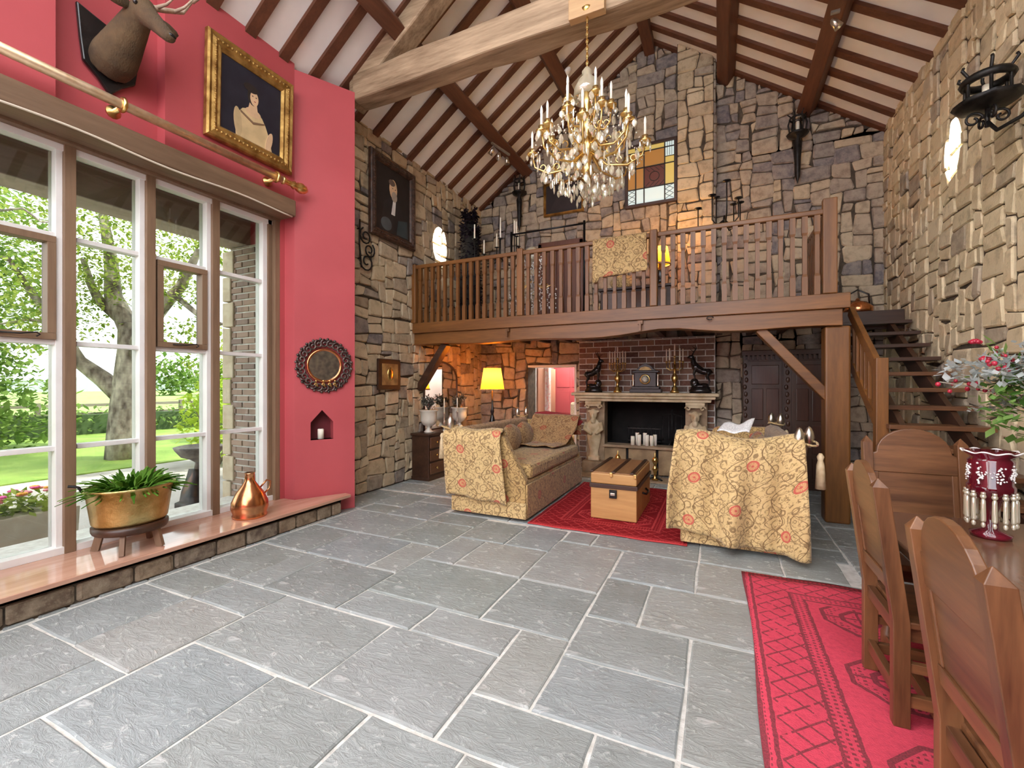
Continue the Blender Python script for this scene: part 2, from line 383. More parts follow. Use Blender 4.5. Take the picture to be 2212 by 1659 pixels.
def lay_floor():
    rnd = random.Random(5); flags = list(FLAGS); c = .155
    x0, y0 = -4.43, -4.9; nx = int((2.12-x0)/c); ny = int((7.95-y0)/c)
    free = [[not any(a-.02 < x0+(i+.5)*c < b+.02 and d-.02 < y0+(j+.5)*c < e+.02 for a, b, d, e in FLAGS) for i in range(nx)] for j in range(ny)]
    szs = [(4, 4), (6, 4), (4, 3), (5, 4), (3, 3), (4, 2), (3, 2), (2, 2)]
    for j in range(ny):
        for i in range(nx):
            if not free[j][i]: continue
            cand = [(w, h) for w, h in szs if i+w <= nx and j+h <= ny and all(free[b][a] for b in range(j, j+h) for a in range(i, i+w))]
            if cand: w, h = rnd.choice(cand[:4])
            else:
                w = h = 1
                while i+w < nx and w < 4 and free[j][i+w]: w += 1
            for b in range(j, j+h):
                for a in range(i, i+w): free[b][a] = False
            flags.append((x0+i*c, x0+(i+w)*c, y0+j*c, y0+(j+h)*c))
    rest = MB(); flags.sort(key=lambda q: -cam_area(((q[0]+q[1])/2, (q[2]+q[3])/2), (q[1]-q[0])*(q[3]-q[2])))
    for q, (a, b, d, e) in enumerate(flags):
        mb = MB() if q < 240 else rest; g = .009; z = rnd.uniform(-.003, .002)
        pts = []
        for (xa, ya), (xb, yb) in zip([(a+g, d+g), (b-g, d+g), (b-g, e-g), (a+g, e-g)], [(b-g, d+g), (b-g, e-g), (a+g, e-g), (a+g, d+g)]):
            for t in (0, .33, .66): pts.append((xa+(xb-xa)*t+rnd.uniform(-.005, .005), ya+(yb-ya)*t+rnd.uniform(-.005, .005)))
        cx, cy = (a+b)/2, (d+e)/2; k = 12
        inn = [(x+(.008 if x < cx else -.008), y+(.008 if y < cy else -.008)) for x, y in pts]
        ox, oy = (cx, cy) if q < 240 else (0, 0)
        vs = [(x-ox, y-oy, -.03) for x, y in pts]+[(x-ox, y-oy, z-.006) for x, y in pts]+[(x-ox, y-oy, z) for x, y in inn]
        mb.add(vs, [(r*k+i, r*k+(i+1) % k, (r+1)*k+(i+1) % k, (r+1)*k+i) for r in (0, 1) for i in range(k)]+[tuple(range(2*k, 3*k))])
        if q < 240:
            o = mb.build('flagstone', M_flag, fl); o.location = (cx-fl.location.x, cy-fl.location.y, -fl.location.z)
    o = rest.build('flagstone_infill', M_flag, fl, kind='stuff'); o.location = -fl.location
lay_floor()

# ------------------------------------------------------------------ red left wall with the window opening and the splayed pier
wl = MB()
wl.box(-5.3, -4.35, .1, .55, 0, 5.3); wl.box(-5.3, -4.35, YREAR, -4.6, 0, 5.3); wl.box(-5.3, -4.35, -4.6, .1, 3.4, 5.3)      # unglazed opening added behind the camera to let in more daylight
wl.box(-5.3, -4.35, .55, 1.517, 3.45, 5.3); wl.box(-5.3, -4.47, 1.517, 2.217, 3.45, 5.3); wl.box(-5.3, -4.35, 2.217, 3.51, 3.45, 5.3)
wl.box(-4.48, -4.35, 1.517, 2.217, 3.45, 3.56)
MB().box(-5.3, -4.65, .55, 3.45, -.02, .17).build('trim_4', M_lime, label='pale stone outer sill below the window', kind='structure')
pier = [(-4.03, 4.1), (-4.35, 3.51), (-4.51, 3.51), (-4.51, 3.45), (-5.3, 3.45), (-5.3, 4.1)]
# splayed pier, hollowed for the little gabled niche
tdir = Vector((.32, .59)).normalized(); pn = Vector((tdir.y, -tdir.x))      # along the face, out of the face
P0 = Vector((-4.35, 3.51)); PL = Vector((.32, .59)).length
def pf(u, v, d): q = P0+tdir*u+pn*d; return (q.x, q.y, v)
nu0, nu1, nz0, nz1, nz2 = .17, .42, .855, 1.06, 1.2; nm = (nu0+nu1)/2
def face_piece(poly): wl.prism(poly, pf, 0, -.13)
face_piece([(0, 0), (nu0, 0), (nu0, 5.06), (0, 5.06)]); face_piece([(nu1, 0), (PL, 0), (PL, 5.06), (nu1, 5.06)])
face_piece([(nu0, 0), (nu1, 0), (nu1, nz0), (nu0, nz0)])
face_piece([(nu0, nz1), (nm, nz2), (nm, 5.06), (nu0, 5.06)]); face_piece([(nm, nz2), (nu1, nz1), (nu1, 5.06), (nm, 5.06)])
ic = [(P0+tdir*PL-pn*.13), (P0-pn*.13)]
wl.prism([(-4.03, 4.1), tuple(ic[0]), tuple(ic[1]), (-4.35, 3.51), (-4.51, 3.51), (-4.51, 3.45), (-5.3, 3.45), (-5.3, 4.1)], lambda a, b, d: (a, b, d), 0, 5.05)
wl_niche = [(nu0, nz0), (nu1, nz0), (nu1, nz1), (nm, nz2), (nu0, nz1)]
wl = wl.build('wall_left', M_red, label='deep red painted wall around the tall window', kind='structure', fix=True)

nl = MB(); k5 = len(wl_niche); nl.add([pf(a, b, -.004) for a, b in wl_niche]+[pf(a, b, -.126) for a, b in wl_niche], [(i, (i+1) % k5, k5+(i+1) % k5, k5+i) for i in range(k5)]+[tuple(range(k5, 2*k5))])
nlo = nl.build('niche_shade_liner', pm('niche_shade_red', (.10, .008, .012), (.13, .012, .018), 3, rough=.7), wl); nlo.location = -wl.location; nlo.scale = (1, 1, 1)  # dark red liner paints the shade of the recess into the niche
# ------------------------------------------------------------------ stone walls
wls = MB().box(-4.9, XL, 4.1, 8.3, 0, 5.25).build('wall_left_stone', M_mortar, label='rubble stone side wall under the sloping ceiling', kind='structure')
ol = wls.location
stone_wall(wls, lambda u, v, d: (XL+d-ol.x, u-ol.y, v-ol.z), 4.1, 8.0, 0, 5.12, lambda u, v: True, M_stoneL, 3)
wr = MB().box(XR, 2.6, YREAR, 8.3, 0, 5.3).build('wall_right', M_mortar, label='buff stone side wall beside the stairs', kind='structure')
orr = wr.location
stone_wall(wr, lambda u, v, d: (XR-d-orr.x, u-orr.y, v-orr.z), 3.3, 8.0, 0, 5.16, lambda u, v: True, M_stoneR, 4, depth=.026)
wb = MB()
wb.box(-4.9, -3.39, YB, 8.4, 0, 5.2); wb.box(-2.41, -2.0, YB, 8.4, 0, 2.3); wb.box(-3.39, -2.41, YB, 8.4, 1.87, 5.2); wb.box(-2.41, 2.6, YB, 8.4, 2.0, 5.2); wb.box(-.3, 2.6, YB, 8.4, 0, 2.3); wb.box(-2.0, -.3, YB, 8.4, 1.3, 2.3)
wb.prism([(-4.9, 5.1), (2.6, 5.1), (RX, RZ+.25)], lambda a, b, d: (a, d, b), YB, 8.4)
wb = wb.build('wall_back', M_mortar, label='tall stone gable wall behind the balcony', kind='structure', fix=True)
ob = wb.location
def back_in(u, v):
    if v > under(u)+.02: return False
    if v < 1.87 and -3.39 < u < -2.41: return False
    if v < 2.3 and -2.32 < u < -.05: return False
    if -.66 < u < -.06: return False
    if 4.58 < v < 5.66 and -1.5 < u < -.64: return False
    if 2.3 < v < 2.46: return True
    return True
stone_wall(wb, lambda u, v, d: (u-ob.x, YB-d-ob.y, v-ob.z), XL, XR, 0, 7.4, back_in, M_stoneB, 8, cell=.073)
# chimney breast of brick below, stone flue above
ch = MB()
ch.box(-2.3, -1.84, 7.8, YB, 0, 2.28); ch.box(-.45, -.06, 7.8, YB, 0, 2.28); ch.box(-1.84, -.45, 7.8, YB, 1.25, 2.28); ch.box(-1.84, -.45, 7.8, YB, 0, .44)
chb = ch.build('chimney_breast', M_lime, label='brick chimney breast with pale pointing behind the carved mantel', kind='structure')
oc = chb.location
brick_wall(chb, lambda u, v, d: (u-oc.x, 7.8-d-oc.y, v-oc.z), -2.3, -.06, 0, 2.28, lambda u, v: not (-1.84 < u < -.45 and v < 1.25), M_brick, .262, .098, 6)
MB().box(-1.84, -.45, 8.42, 8.46, .3, 1.4).box(-1.88, -1.84, 7.81, 8.44, .42, 1.4).box(-.45, -.41, 7.81, 8.44, .42, 1.4).box(-1.84, -.45, 7.81, 8.44, 1.25, 1.3).box(-1.84, -.45, 7.81, 8.44, .42, .455).build('firebox', M_soot, chb).location = -oc
flu = MB().box(-.63, -.08, 7.8, YB, 2.47, 7.15).build('chimney_flue', M_mortar, label='stone chimney flue rising up the gable wall', kind='structure')
of = flu.location
stone_wall(flu, lambda u, v, d: (u-of.x, 7.8-d-of.y, v-of.z), -.63, -.08, 2.47, 7.1, lambda u, v: True, stone_mat('flue_stone', TAN), 21)
stone_wall(flu, lambda u, v, d: (-.08+d-of.x, u-of.y, v-of.z), 7.8, YB, 2.47, 7.1, lambda u, v: True, M_stoneB, 22, maxn=0)
# unseen rear wall, its upper part left open to let in sky light
MB().box(-5.3, -4.2, YREAR-.3, YREAR, 0, 5.3).box(1.9, 2.6, YREAR-.3, YREAR, 0, 5.3).box(-4.2, 1.9, YREAR-.3, YREAR, 0, 2.6).build('wall_rear', M_red, label='rear wall with a wide unglazed gable opening added for sky light', kind='structure')

# ------------------------------------------------------------------ ceiling, rafters, purlins, tie beam
def slab(xa, xb, y0, y1, up0, up1):
    za, zb = under(xa), under(xb)
    return MB().add([(xa, y0, za+up0), (xb, y0, zb+up0), (xb, y1, zb+up0), (xa, y1, za+up0), (xa, y0, za+up1), (xb, y0, zb+up1), (xb, y1, zb+up1), (xa, y1, za+up1)],
        [(0,3,2,1),(4,5,6,7),(0,1,5,4),(1,2,6,5),(2,3,7,6),(3,0,4,7)])
ce = MB()
def roof_piece(xa, xb, y0, y1):
    q = slab(xa, xb, y0, y1, .05, .13); ce.add(q.v, q.f)
roof_piece(-5.3, RX, .8, 8.4); roof_piece(RX, 2.6, .8, 8.4)
for xa, xb in ((-5.3, -4.5), (-1.35, RX), (RX, -.85), (2.0, 2.6)): roof_piece(xa, xb, YREAR-.3, .8)      # roof openings added behind the camera to brighten the room
for xa, xb in ((-4.5, -1.35), (-.85, 2.0)): roof_piece(xa, xb, YREAR-.3, YREAR+.3); roof_piece(xa, xb, -2.2, -1.9)
ceil = ce.build('ceiling', M_ceil, label='white sloping ceiling with dark rafters and purlins', kind='structure')
oce = ceil.location
def part_at(mb, name, mat, bevel=.006):
    o = mb.build(name, mat, ceil, bevel=bevel, fix=True); o.location = -oce; return o
y = 7.93; k = 0
while y > .75:
    for s in (-1, 1):
        xe = -4.6 if s < 0 else 2.3; a = under(xe); b = under(RX)
        part_at(slab(min(xe, RX), max(xe, RX), y-.055, y+.055, 0, .07), 'rafter', M_raft['x'], 0)
    y -= .38; k += 1
def lump(mb, seed, amp):
    rnd = random.Random(seed); return mb
def purlin(x, z, w, h, ang):
    M = Matrix.Rotation(ang, 3, 'Y'); mb = MB()
    n = 12; ys = [YREAR+(YB+.05-YREAR)*i/n for i in range(n+1)]; rnd = random.Random(int(x*100)); vs = []
    for yy in ys:
        for a, b in ((-1, -1), (1, -1), (1, 1), (-1, 1)):
            q = M@Vector((a*w/2+rnd.uniform(-.008, .008), 0, b*h/2+rnd.uniform(-.008, .008))); vs.append((x+q.x, yy, z+q.z))
    mb.add(vs, [(i*4+j, i*4+(j+1) % 4, (i+1)*4+(j+1) % 4, (i+1)*4+j) for i in range(n) for j in range(4)]+[(0, 1, 2, 3), (n*4, n*4+1, n*4+2, n*4+3)])
    part_at(mb, 'purlin', M_raft['y'], .015)
an = math.atan(SL)
for x, s in ((-3.42, -1), (-2.33, -1), (.1, 1), (1.2, 1)): purlin(x, under(x)-.09, .19, .22, s*an)
purlin(RX+.0, RZ-.06, .17, .3, 0)
tb = MB(); rnd = random.Random(9); n = 14; vs = []
for i in range(n+1):
    x = -4.08+(2.3+4.08)*i/n
    for a, b in ((4.1, 4.98), (4.38, 4.98), (4.38, 5.31), (4.1, 5.31)): vs.append((x, a+rnd.uniform(-.014, .014), b+rnd.uniform(-.014, .014)))
tb.add(vs, [(i*4+j, i*4+(j+1) % 4, (i+1)*4+(j+1) % 4, (i+1)*4+j) for i in range(n) for j in range(4)]+[(0, 1, 2, 3), (n*4, n*4+1, n*4+2, n*4+3)])
part_at(tb, 'tie_beam', M_tie, .02)
for s in (-1, 1):
    xe = -4.15 if s < 0 else 2.0
    q = slab(min(xe, RX), max(xe, RX), 4.12, 4.38, -.26, .02); part_at(q, 'principal_rafter', M_tie, .02)
part_at(MB().box(-1.29, -.95, 4.02, 4.1, 4.93, 5.12), 'fixing_plate', wood('pale_plate', (.45, .27, .13), (.6, .4, .2), 'x'), .006)
# ------------------------------------------------------------------ tall window
w1 = thing('window_1', 'tall white and brown gridded window over the stone sill', None, (-4.62, 2.0, .2), kind='structure')
def wp(mb, name, mat, parent=None, bevel=.003):
    o = mb.build(name, mat, parent or w1, bevel=bevel); return o
L0 = Vector((-4.62, 2.0, .2))
def wbox(name, mat, y0, y1, z0, z1, x0=-4.66, x1=-4.56, parent=None, bevel=.003):
    return wp(MB().box(x0-L0.x, x1-L0.x, y0-L0.y, y1-L0.y, z0-.2, z1-.2), name, mat, parent, bevel)
MY = [.56, 1.12, 1.67, 2.21, 2.77, 3.40]; ZR = [.2, 1.01, 1.82, 2.64, 3.44]
wbox('window_head', M_brown, .55, 3.45, 3.34, 3.45, -4.7, -4.5); wbox('window_head', M_white, .56, 3.4, 3.29, 3.34)
wbox('bottom_rail', M_white, .56, 3.4, .2, .255, -4.69, -4.55)
wbox('jamb', M_brown, 3.39, 3.45, .2, 3.45, -4.66, -4.51); wbox('jamb', M_brown, .55, .62, .2, 3.45, -4.7, -4.5)
wbox('jamb', M_brown, 3.34, 3.39, .2, 3.4, -4.62, -4.56)
for yv in MY[1:-1]:
    wbox('mullion', M_brown, yv-.035, yv+.035, .2, 3.36, -4.67, -4.545)
    wbox('stile', M_white, yv-.075, yv-.035, .25, 3.3, -4.7, -4.575); wbox('stile', M_white, yv+.035, yv+.055, .25, 3.3, -4.7, -4.6)
wbox('stile', M_white, 3.29, 3.34, .25, 3.3, -4.7, -4.575)
for b in range(5):
    y0 = MY[b]+.055; y1 = MY[b+1]-.075 if b < 4 else 3.29
    for r in range(4):
        z0, z1 = ZR[r]+(.05 if r == 0 else .018), ZR[r+1]-(.13 if r == 3 else .018)
        if r < 3: wbox('glazing_bar', M_white, y0, y1, ZR[r+1]-.018, ZR[r+1]+.018, -4.69, -4.59)
        if b in (1, 3) and r == 2:
            c = wbox('casement', M_brown, y0, y1, z0, z0+.05, -4.66, -4.56)
            wbox('casement_rail', M_brown, y0, y1, z1-.05, z1, -4.66, -4.56, c); wbox('casement_rail', M_brown, y0, y0+.05, z0+.05, z1-.05, -4.66, -4.56, c); wbox('casement_rail', M_brown, y1-.05, y1, z0+.05, z1-.05, -4.66, -4.56, c)
            m = MB().tube([(q[0]-L0.x, q[1]-L0.y, q[2]-.2) for q in [(-4.55, y0+.12, z0+.03), (-4.54, y1-.2, z0+.03), (-4.53, y1-.12, z0+.045), (-4.53, y1-.1, z0+.03), (-4.53, y1-.12, z0+.015)]], .006, 6)
            m.build('stay', M_iron, c)
        wbox('pane', M_glass, y0-.01, y1+.01, z0-.01, z1+.01, -4.648, -4.642, None, 0)
# lintel beam over the window, curtain pole is further down
MB().box(-4.5, -4.26, .3, 3.46, 3.36, 3.54).build('trim_1', M_brownx, label='weathered brown timber lintel beam above the window', kind='structure', bevel=.012)
MB().tube([(-4.25, y, 3.352+.012*sin(y*5)) for y in [.4+.1*i for i in range(31)]], .008, 6).build('cable', pm('pale_cable', (.7, .62, .5)), label='pale sagging cable along the underside of the timber lintel', cat='cable')
# sill
M_sill = wood('sill_board', (.46, .23, .15), (.66, .40, .29), 'y', .07, 4, .05)
sl = thing('trim_2', 'polished reddish window sill board on a low rubble plinth', None, (-4.2, 2.2, 0), kind='structure')
sp = [(-4.64, .57), (-3.95, .57), (-3.95, 3.96), (-4.06, 3.985), (-4.33, 3.50), (-4.5, 3.50), (-4.53, 3.44), (-4.64, 3.44)]
MB().prism([(a+4.2, b-2.2) for a, b in sp], lambda a, b, d: (a, b, d), .165, .2).build('sill_board', M_sill, sl, bevel=.006, fix=True)
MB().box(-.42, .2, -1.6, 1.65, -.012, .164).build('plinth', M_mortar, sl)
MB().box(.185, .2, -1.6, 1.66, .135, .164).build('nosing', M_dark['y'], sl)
stone_wall(sl, lambda u, v, d: (.2+d, u-2.2, v), .62, 3.84, 0, .135, lambda u, v: True, stone_mat('plinth_rubble_shaded', [(0, (.10, .07, .045)), (.5, (.17, .115, .07)), (1, (.07, .05, .04))]), 31, cell=.066, depth=.025, jit=.12)  # stone colours darkened to carry the shade under the sill

# ------------------------------------------------------------------ outside
M_leafy = pm('lawn_grass', (.14, .24, .03), (.24, .34, .06), 1.5, rough=.9, bump=.6, bsc=40)
M_field = pm('field_grass', (.20, .33, .07), (.30, .42, .12), .2, rough=.95)
def paving_mat():
    g = NG('drive_gravel'); v = g.co('Object'); n = g.noise(v, 1.2, 5); c = g.ramp(n, [(.35, (.24, .22, .2)), (.6, (.42, .39, .36))])
    g.bump(g.noise(v, 60, 3), .5, .02); return g.set(c, .9)
MB().box(-9.9, -5.3, -8, 14, -.25, -.05).build('garden_drive', paving_mat(), label='pale gravel and paving strip outside the window', kind='structure')
MB().box(-19.5, -9.9, -10, 22, -.25, -.03).build('garden_lawn', M_leafy, label='sunlit mown lawn beyond the gravel', kind='structure')
MB().add([(-19.5, -60, -.1), (-19.5, 90, -.1), (-160, 160, -.4), (-160, -120, -.4)], [(0, 1, 2, 3)]).build('garden_field', M_field, label='open green field beyond the hedge', kind='structure')
def leaf_mat(name, c1, c2):
    g = NG(name); r = g.rnd(); c = g.ramp(r, [(0, c1), (1, c2)]); n = g.n
    d = n.new('ShaderNodeBsdfDiffuse'); t = n.new('ShaderNodeBsdfTranslucent'); mx = n.new('ShaderNodeMixShader'); mx.inputs[0].default_value = .45
    g._in(d.inputs[0], c); g._in(t.inputs[0], c); g.l.new(d.outputs[0], mx.inputs[1]); g.l.new(t.outputs[0], mx.inputs[2]); g.l.new(mx.outputs[0], g.out.inputs[0]); return g.mat
M_leaf1 = leaf_mat('ash_leaf', (.13, .23, .02), (.55, .62, .16)); M_leaf2 = leaf_mat('dark_leaf', (.08, .16, .03), (.28, .40, .10)); M_leaf3 = leaf_mat('lime_leaf', (.35, .5, .05), (.6, .72, .12))
M_hedge = leaf_mat('hedge_leaf', (.09, .17, .04), (.3, .4, .12))
M_bark = pm('grey_bark', (.08, .06, .045), (.40, .35, .28), 7, (1, 1, .5), rough=.95, bump=1.0, bsc=14)
def leaves(mb, rnd, c, r, n, s, flat=.6):
    for _ in range(n):
        while 1:
            p = Vector((rnd.uniform(-1, 1), rnd.uniform(-1, 1), rnd.uniform(-1, 1)))
            if p.length < 1: break
        p = Vector(c)+Vector((p.x*r[0], p.y*r[1], p.z*r[2]))
        d = Vector((rnd.gauss(0, 1), rnd.gauss(0, 1), rnd.gauss(0, flat))).normalized(); x, y = frame_of(d); L = s*rnd.uniform(.6, 1.3)
        mb.add([p, p+d*L*.5+x*L*.28, p+d*L, p+d*L*.5-x*L*.28], [(0, 1, 2, 3)])
def limb(pts, r0, r1): k = len(pts); return pts, [r0+(r1-r0)*i/(k-1) for i in range(k)]
def at(u, w, d): k = (u-1106)/960; return Vector((d*(-.4229+.9062*k), d*(.9062+.4229*k), 1.5-(w-830.3)/960*d))
rnd = random.Random(77)
base = Vector((-11.2, 5.0, -.05))
tr = thing('garden_tree', 'old spreading tree with grey forked trunk on the lawn', 'tree', base)
mb = MB(); mb.smooth = True
TW = [([(-11.2, 5, -.1), (-11.2, 5, .5), (-11.2, 5.02, 1.2), at(285, 760, 9.3), at(288, 700, 9.35)], .36, .2), ([at(290, 880, 9.3), at(225, 820, 9.2), at(170, 780, 9.0), at(120, 700, 8.8), at(60, 620, 8.6)], .2, .06),
 ([at(285, 790, 9.3), at(280, 710, 9.35), at(245, 640, 9.4), at(240, 560, 9.3), at(220, 450, 9.2)], .24, .07), ([at(288, 790, 9.3), at(318, 700, 9.2), at(352, 660, 9), at(390, 620, 8.9), at(430, 540, 8.7)], .2, .06),
 ([at(262, 690, 9.35), at(215, 650, 9.3), at(195, 610, 9.4), at(180, 560, 9.4)], .12, .05), ([at(300, 720, 9.3), at(312, 600, 9.3), at(330, 500, 9.2)], .12, .04), ([at(380, 640, 8.9), at(440, 690, 8.7), at(480, 700, 8.6)], .06, .03),
 ([at(60, 620, 8.6), at(20, 560, 8.4), at(-40, 540, 8.2)], .05, .02), ([at(0, 455, 7), at(50, 450, 7), at(90, 480, 7), at(125, 480, 7)], .02, .008), ([at(120, 700, 8.8), at(60, 690, 8.6), at(0, 700, 8.5)], .04, .02)]
for pts, a, b in TW:
    p, r = limb([Vector(q)-base for q in pts], a, b); mb.tube(p, r, 9)
mb.build('trunk', M_bark, tr)
lf = MB()
CL = [(205, 430, 9, 1.0), (280, 520, 9.2, 1.1), (190, 560, 9, .9), (400, 520, 8.8, 1.0), (430, 430, 8.6, 1.0), (250, 620, 9.3, .8), (60, 620, 8.5, 1.1), (110, 500, 8.7, .9), (500, 500, 8.5, .8), (350, 590, 9, .7), (30, 700, 8.4, 1.0), (420, 720, 8.8, .55), (480, 780, 8.6, .6), (150, 700, 8.8, .7), (320, 420, 9, 1.1), (530, 560, 8.4, .6), (40, 400, 8.4, .9), (130, 620, 8.7, .7), (390, 630, 8.9, .5), (240, 350, 9, 1.0)]
for u, w_, d, r in CL: leaves(lf, rnd, at(u, w_, d)-base, (r*1.1, r*1.1, r*.65), int(820*r), .10)
lf.build('foliage', M_leaf1, tr, kind='stuff')
b2 = Vector((-15.6, 3.6, -.05)); tr2 = thing('evergreen_tree', 'dense dark green tree at the left edge of the window', 'tree', b2)
mb = MB(); mb.tube([(0, 0, 0), (0, .1, 2), (.1, 0, 4)], [.25, .2, .1], 8); mb.build('trunk', M_bark, tr2)
lf = MB(); [leaves(lf, rnd, (rnd.uniform(-1, 1), rnd.uniform(-.8, .8), h), (1.5, 1.5, 1.2), 1600, .19) for h in (.9, 1.8, 2.8, 3.8, 5.0)]
lf.build('foliage', M_leaf2, tr2, kind='stuff')
h0 = Vector((-19.2, 6, -.05)); hg = thing('garden_hedge', 'low clipped hedge across the end of the lawn', 'hedge', h0)
lf = MB(); core = MB()
for i in range(34):
    c = (0+.1*i, -6.5+.52*i, .42); leaves(lf, rnd, c, (.45, .4, .5), 150, .15)
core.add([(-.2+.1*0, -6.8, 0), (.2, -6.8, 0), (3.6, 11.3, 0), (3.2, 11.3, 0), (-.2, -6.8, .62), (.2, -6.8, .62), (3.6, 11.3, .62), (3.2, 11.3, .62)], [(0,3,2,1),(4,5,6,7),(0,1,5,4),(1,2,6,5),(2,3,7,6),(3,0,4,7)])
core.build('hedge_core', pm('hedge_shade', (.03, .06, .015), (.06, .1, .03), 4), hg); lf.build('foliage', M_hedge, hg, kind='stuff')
fe = thing('rail_fence', 'weathered post and rail fence in front of the hedge', 'fence', (-18.6, 5.5, -.05))
M_fence = wood('fence_timber', (.16, .13, .1), (.3, .26, .21), 'y', .9)
for i in range(9): bxp('fence_post', (-.06+.19*i, .06+.19*i, -5.05+1.8*i, -4.95+1.8*i, 0, 1.0), M_fence, fe)
for z in (.35, .62, .9): MB().bar((0, -5, z), (1.52, 9.4, z), .04, .09).build('fence_rail', M_fence, fe)
def bush(name, label, c, r, n, s, mat, cat='bush', group=None):
    t = thing(name, label, cat, c); m = MB()
    for i in range(7): a = i*.9; m.tube([(0, 0, 0), (cos(a)*r[0]*.4, sin(a)*r[1]*.4, r[2]*.9), (cos(a)*r[0]*.7, sin(a)*r[1]*.7, r[2]*1.5)], [.02, .014, .006], 5)
    m.build('stems', M_bark, t); lf = MB(); leaves(lf, rnd, (0, 0, r[2]*1.05), r, n, s); lf.build('foliage', mat, t, kind='stuff')
g0 = at(475, 960, 8.6); g0.z = -.05
bush('lime_shrub', 'bright yellow green shrub beyond the dark garden urn', g0, (.7, .7, .85), 1300, .15, M_leaf3)
g1 = at(535, 900, 12.5); g1.z = -.05; bush('young_shrub', 'tall pale shrub against the brick window reveal', g1, (.8, .8, 1.3), 1200, .14, M_leaf3)
for i, (u, d, r, hh, lab) in enumerate([(375, 70, 5, 3.2, 'rounded far tree between the trunk and the mullion'), (500, 60, 4, 2.6, 'far tree seen through the last window bay'), (425, 120, 7, 3, 'faint low tree line far across the field')]):
    c = at(u, 845, d); c.z = -.4; bush('distant_tree', lab, c, (r, r, hh), 900, 1.0, M_leaf2, 'tree')
MB().grid(lambda a, b: (-150, -100+260*a, -1+b*(5+2*sin(a*9)+1*sin(a*23))), 40, 2).build('distant_hills', pm('hazy_hill', (.36, .42, .40), (.42, .48, .46), .05, rough=1), label='pale hills on the horizon', kind='structure')
# trough of flowers, second planter, urn
tt = thing('flower_trough', 'pale stone trough of bright bedding flowers just outside the window', 'planter', (-5.95, 1.75, -.05))
MB().prism([(-.2, 0), (.2, 0), (.25, .36), (-.25, .36)], lambda a, b, d: (a, d, b), -.55, .42).build('trough', pm('pale_trough', (.55, .48, .38), (.66, .6, .5), 5, rough=.9, bump=.3), tt, fix=True, bevel=.01)
lf = MB(); leaves(lf, rnd, (0, -.05, .42), (.26, .5, .1), 500, .09); lf.build('leaves', M_leaf1, tt, kind='stuff')
for nm, col in (('orange', (.9, .4, .05)), ('pink', (.8, .1, .35)), ('rose', (.75, .25, .3))):
    m = MB(); rr = random.Random(nm)
    for i in range(9):
        c = Vector((rr.uniform(-.2, .2), rr.uniform(-.5, .38), .5+rr.uniform(-.04, .05)))
        for j in range(7): a = j*.9; m.ball(c+Vector((cos(a)*.022, sin(a)*.022, 0)), (.018, .018, .012), 6, 4)
    m.build('blooms', pm(nm+'_petals', col, tuple(min(1, q*1.2) for q in col), 20), tt, label=nm+' flower heads', kind='stuff')
un = thing('garden_urn', 'dark cast garden urn on a bell shaped plinth outside', 'urn', (-6.0, 3.45, -.05))
MB().lathe([(.27, 0), (.27, .06), (.22, .08), (.2, .2), (.15, .36), (.12, .48)], 4, axis=Matrix.Rotation(pi/4, 3, 'Z')).build('plinth', M_iron, un)
MB().lathe([(.06, .48), (.05, .56), (.1, .6), (.2, .64), (.26, .72), (.28, .76), (.24, .77), (.16, .7)], 24, ripple=lambda t, z: 1+.05*sin(t*12)*(z > .58)).build('bowl', pm('weathered_cast', (.1, .09, .08), (.26, .23, .2), 10, rough=.7, bump=.3), un)
# brick window reveal, quoins and outer lintel
rv = MB().box(-5.3, -4.71, 3.4, 3.446, .02, 3.12).build('brick_reveal', M_lime, label='outer brick side of the window opening', kind='structure'); orv = rv.location
brick_wall(rv, lambda u, v, d: (u-orv.x, 3.4-d-orv.y, v-orv.z), -5.3, -4.71, .02, 3.12, lambda u, v: True, M_brickout, .225, .075, 14)
for i in range(10):
    z = .05+i*.305; w_ = .14 if i % 2 else .09
    bxp('quoin', (-5.42-orv.x, -5.42+w_+.06-orv.x, 3.37-orv.y, 3.62-orv.y, z-orv.z, z+.29-orv.z), pm('quoin_stone', (.5, .4, .28), (.62, .52, .38), 9, rough=.9, bump=.4) if i == 0 else bpy.data.materials['quoin_stone'], rv, .012)
MB().box(-5.36, -5.02, .4, 3.5, 3.13, 3.44).build('trim_3', wood('outer_lintel', (.3, .23, .19), (.45, .37, .31), 'y', .8), label='outer timber lintel across the top of the window', kind='structure', bevel=.01)
# ------------------------------------------------------------------ balcony
YF = 5.75
bal = thing('balcony', 'oak balcony with turned spindles across the stone gable end', 'balcony', (-1.6, YF, 0))
def B(name, x0, x1, y0, y1, z0, z1, mat, bevel=.005, parent=None):
    return bxp(name, (x0+1.6, x1+1.6, y0-YF, y1-YF, z0, z1), mat, parent or bal, bevel)
B('fascia_board', XL+.02, 1.25, YF-.02, YF+.04, 2.31, 2.47, M_oak['x'], .006)
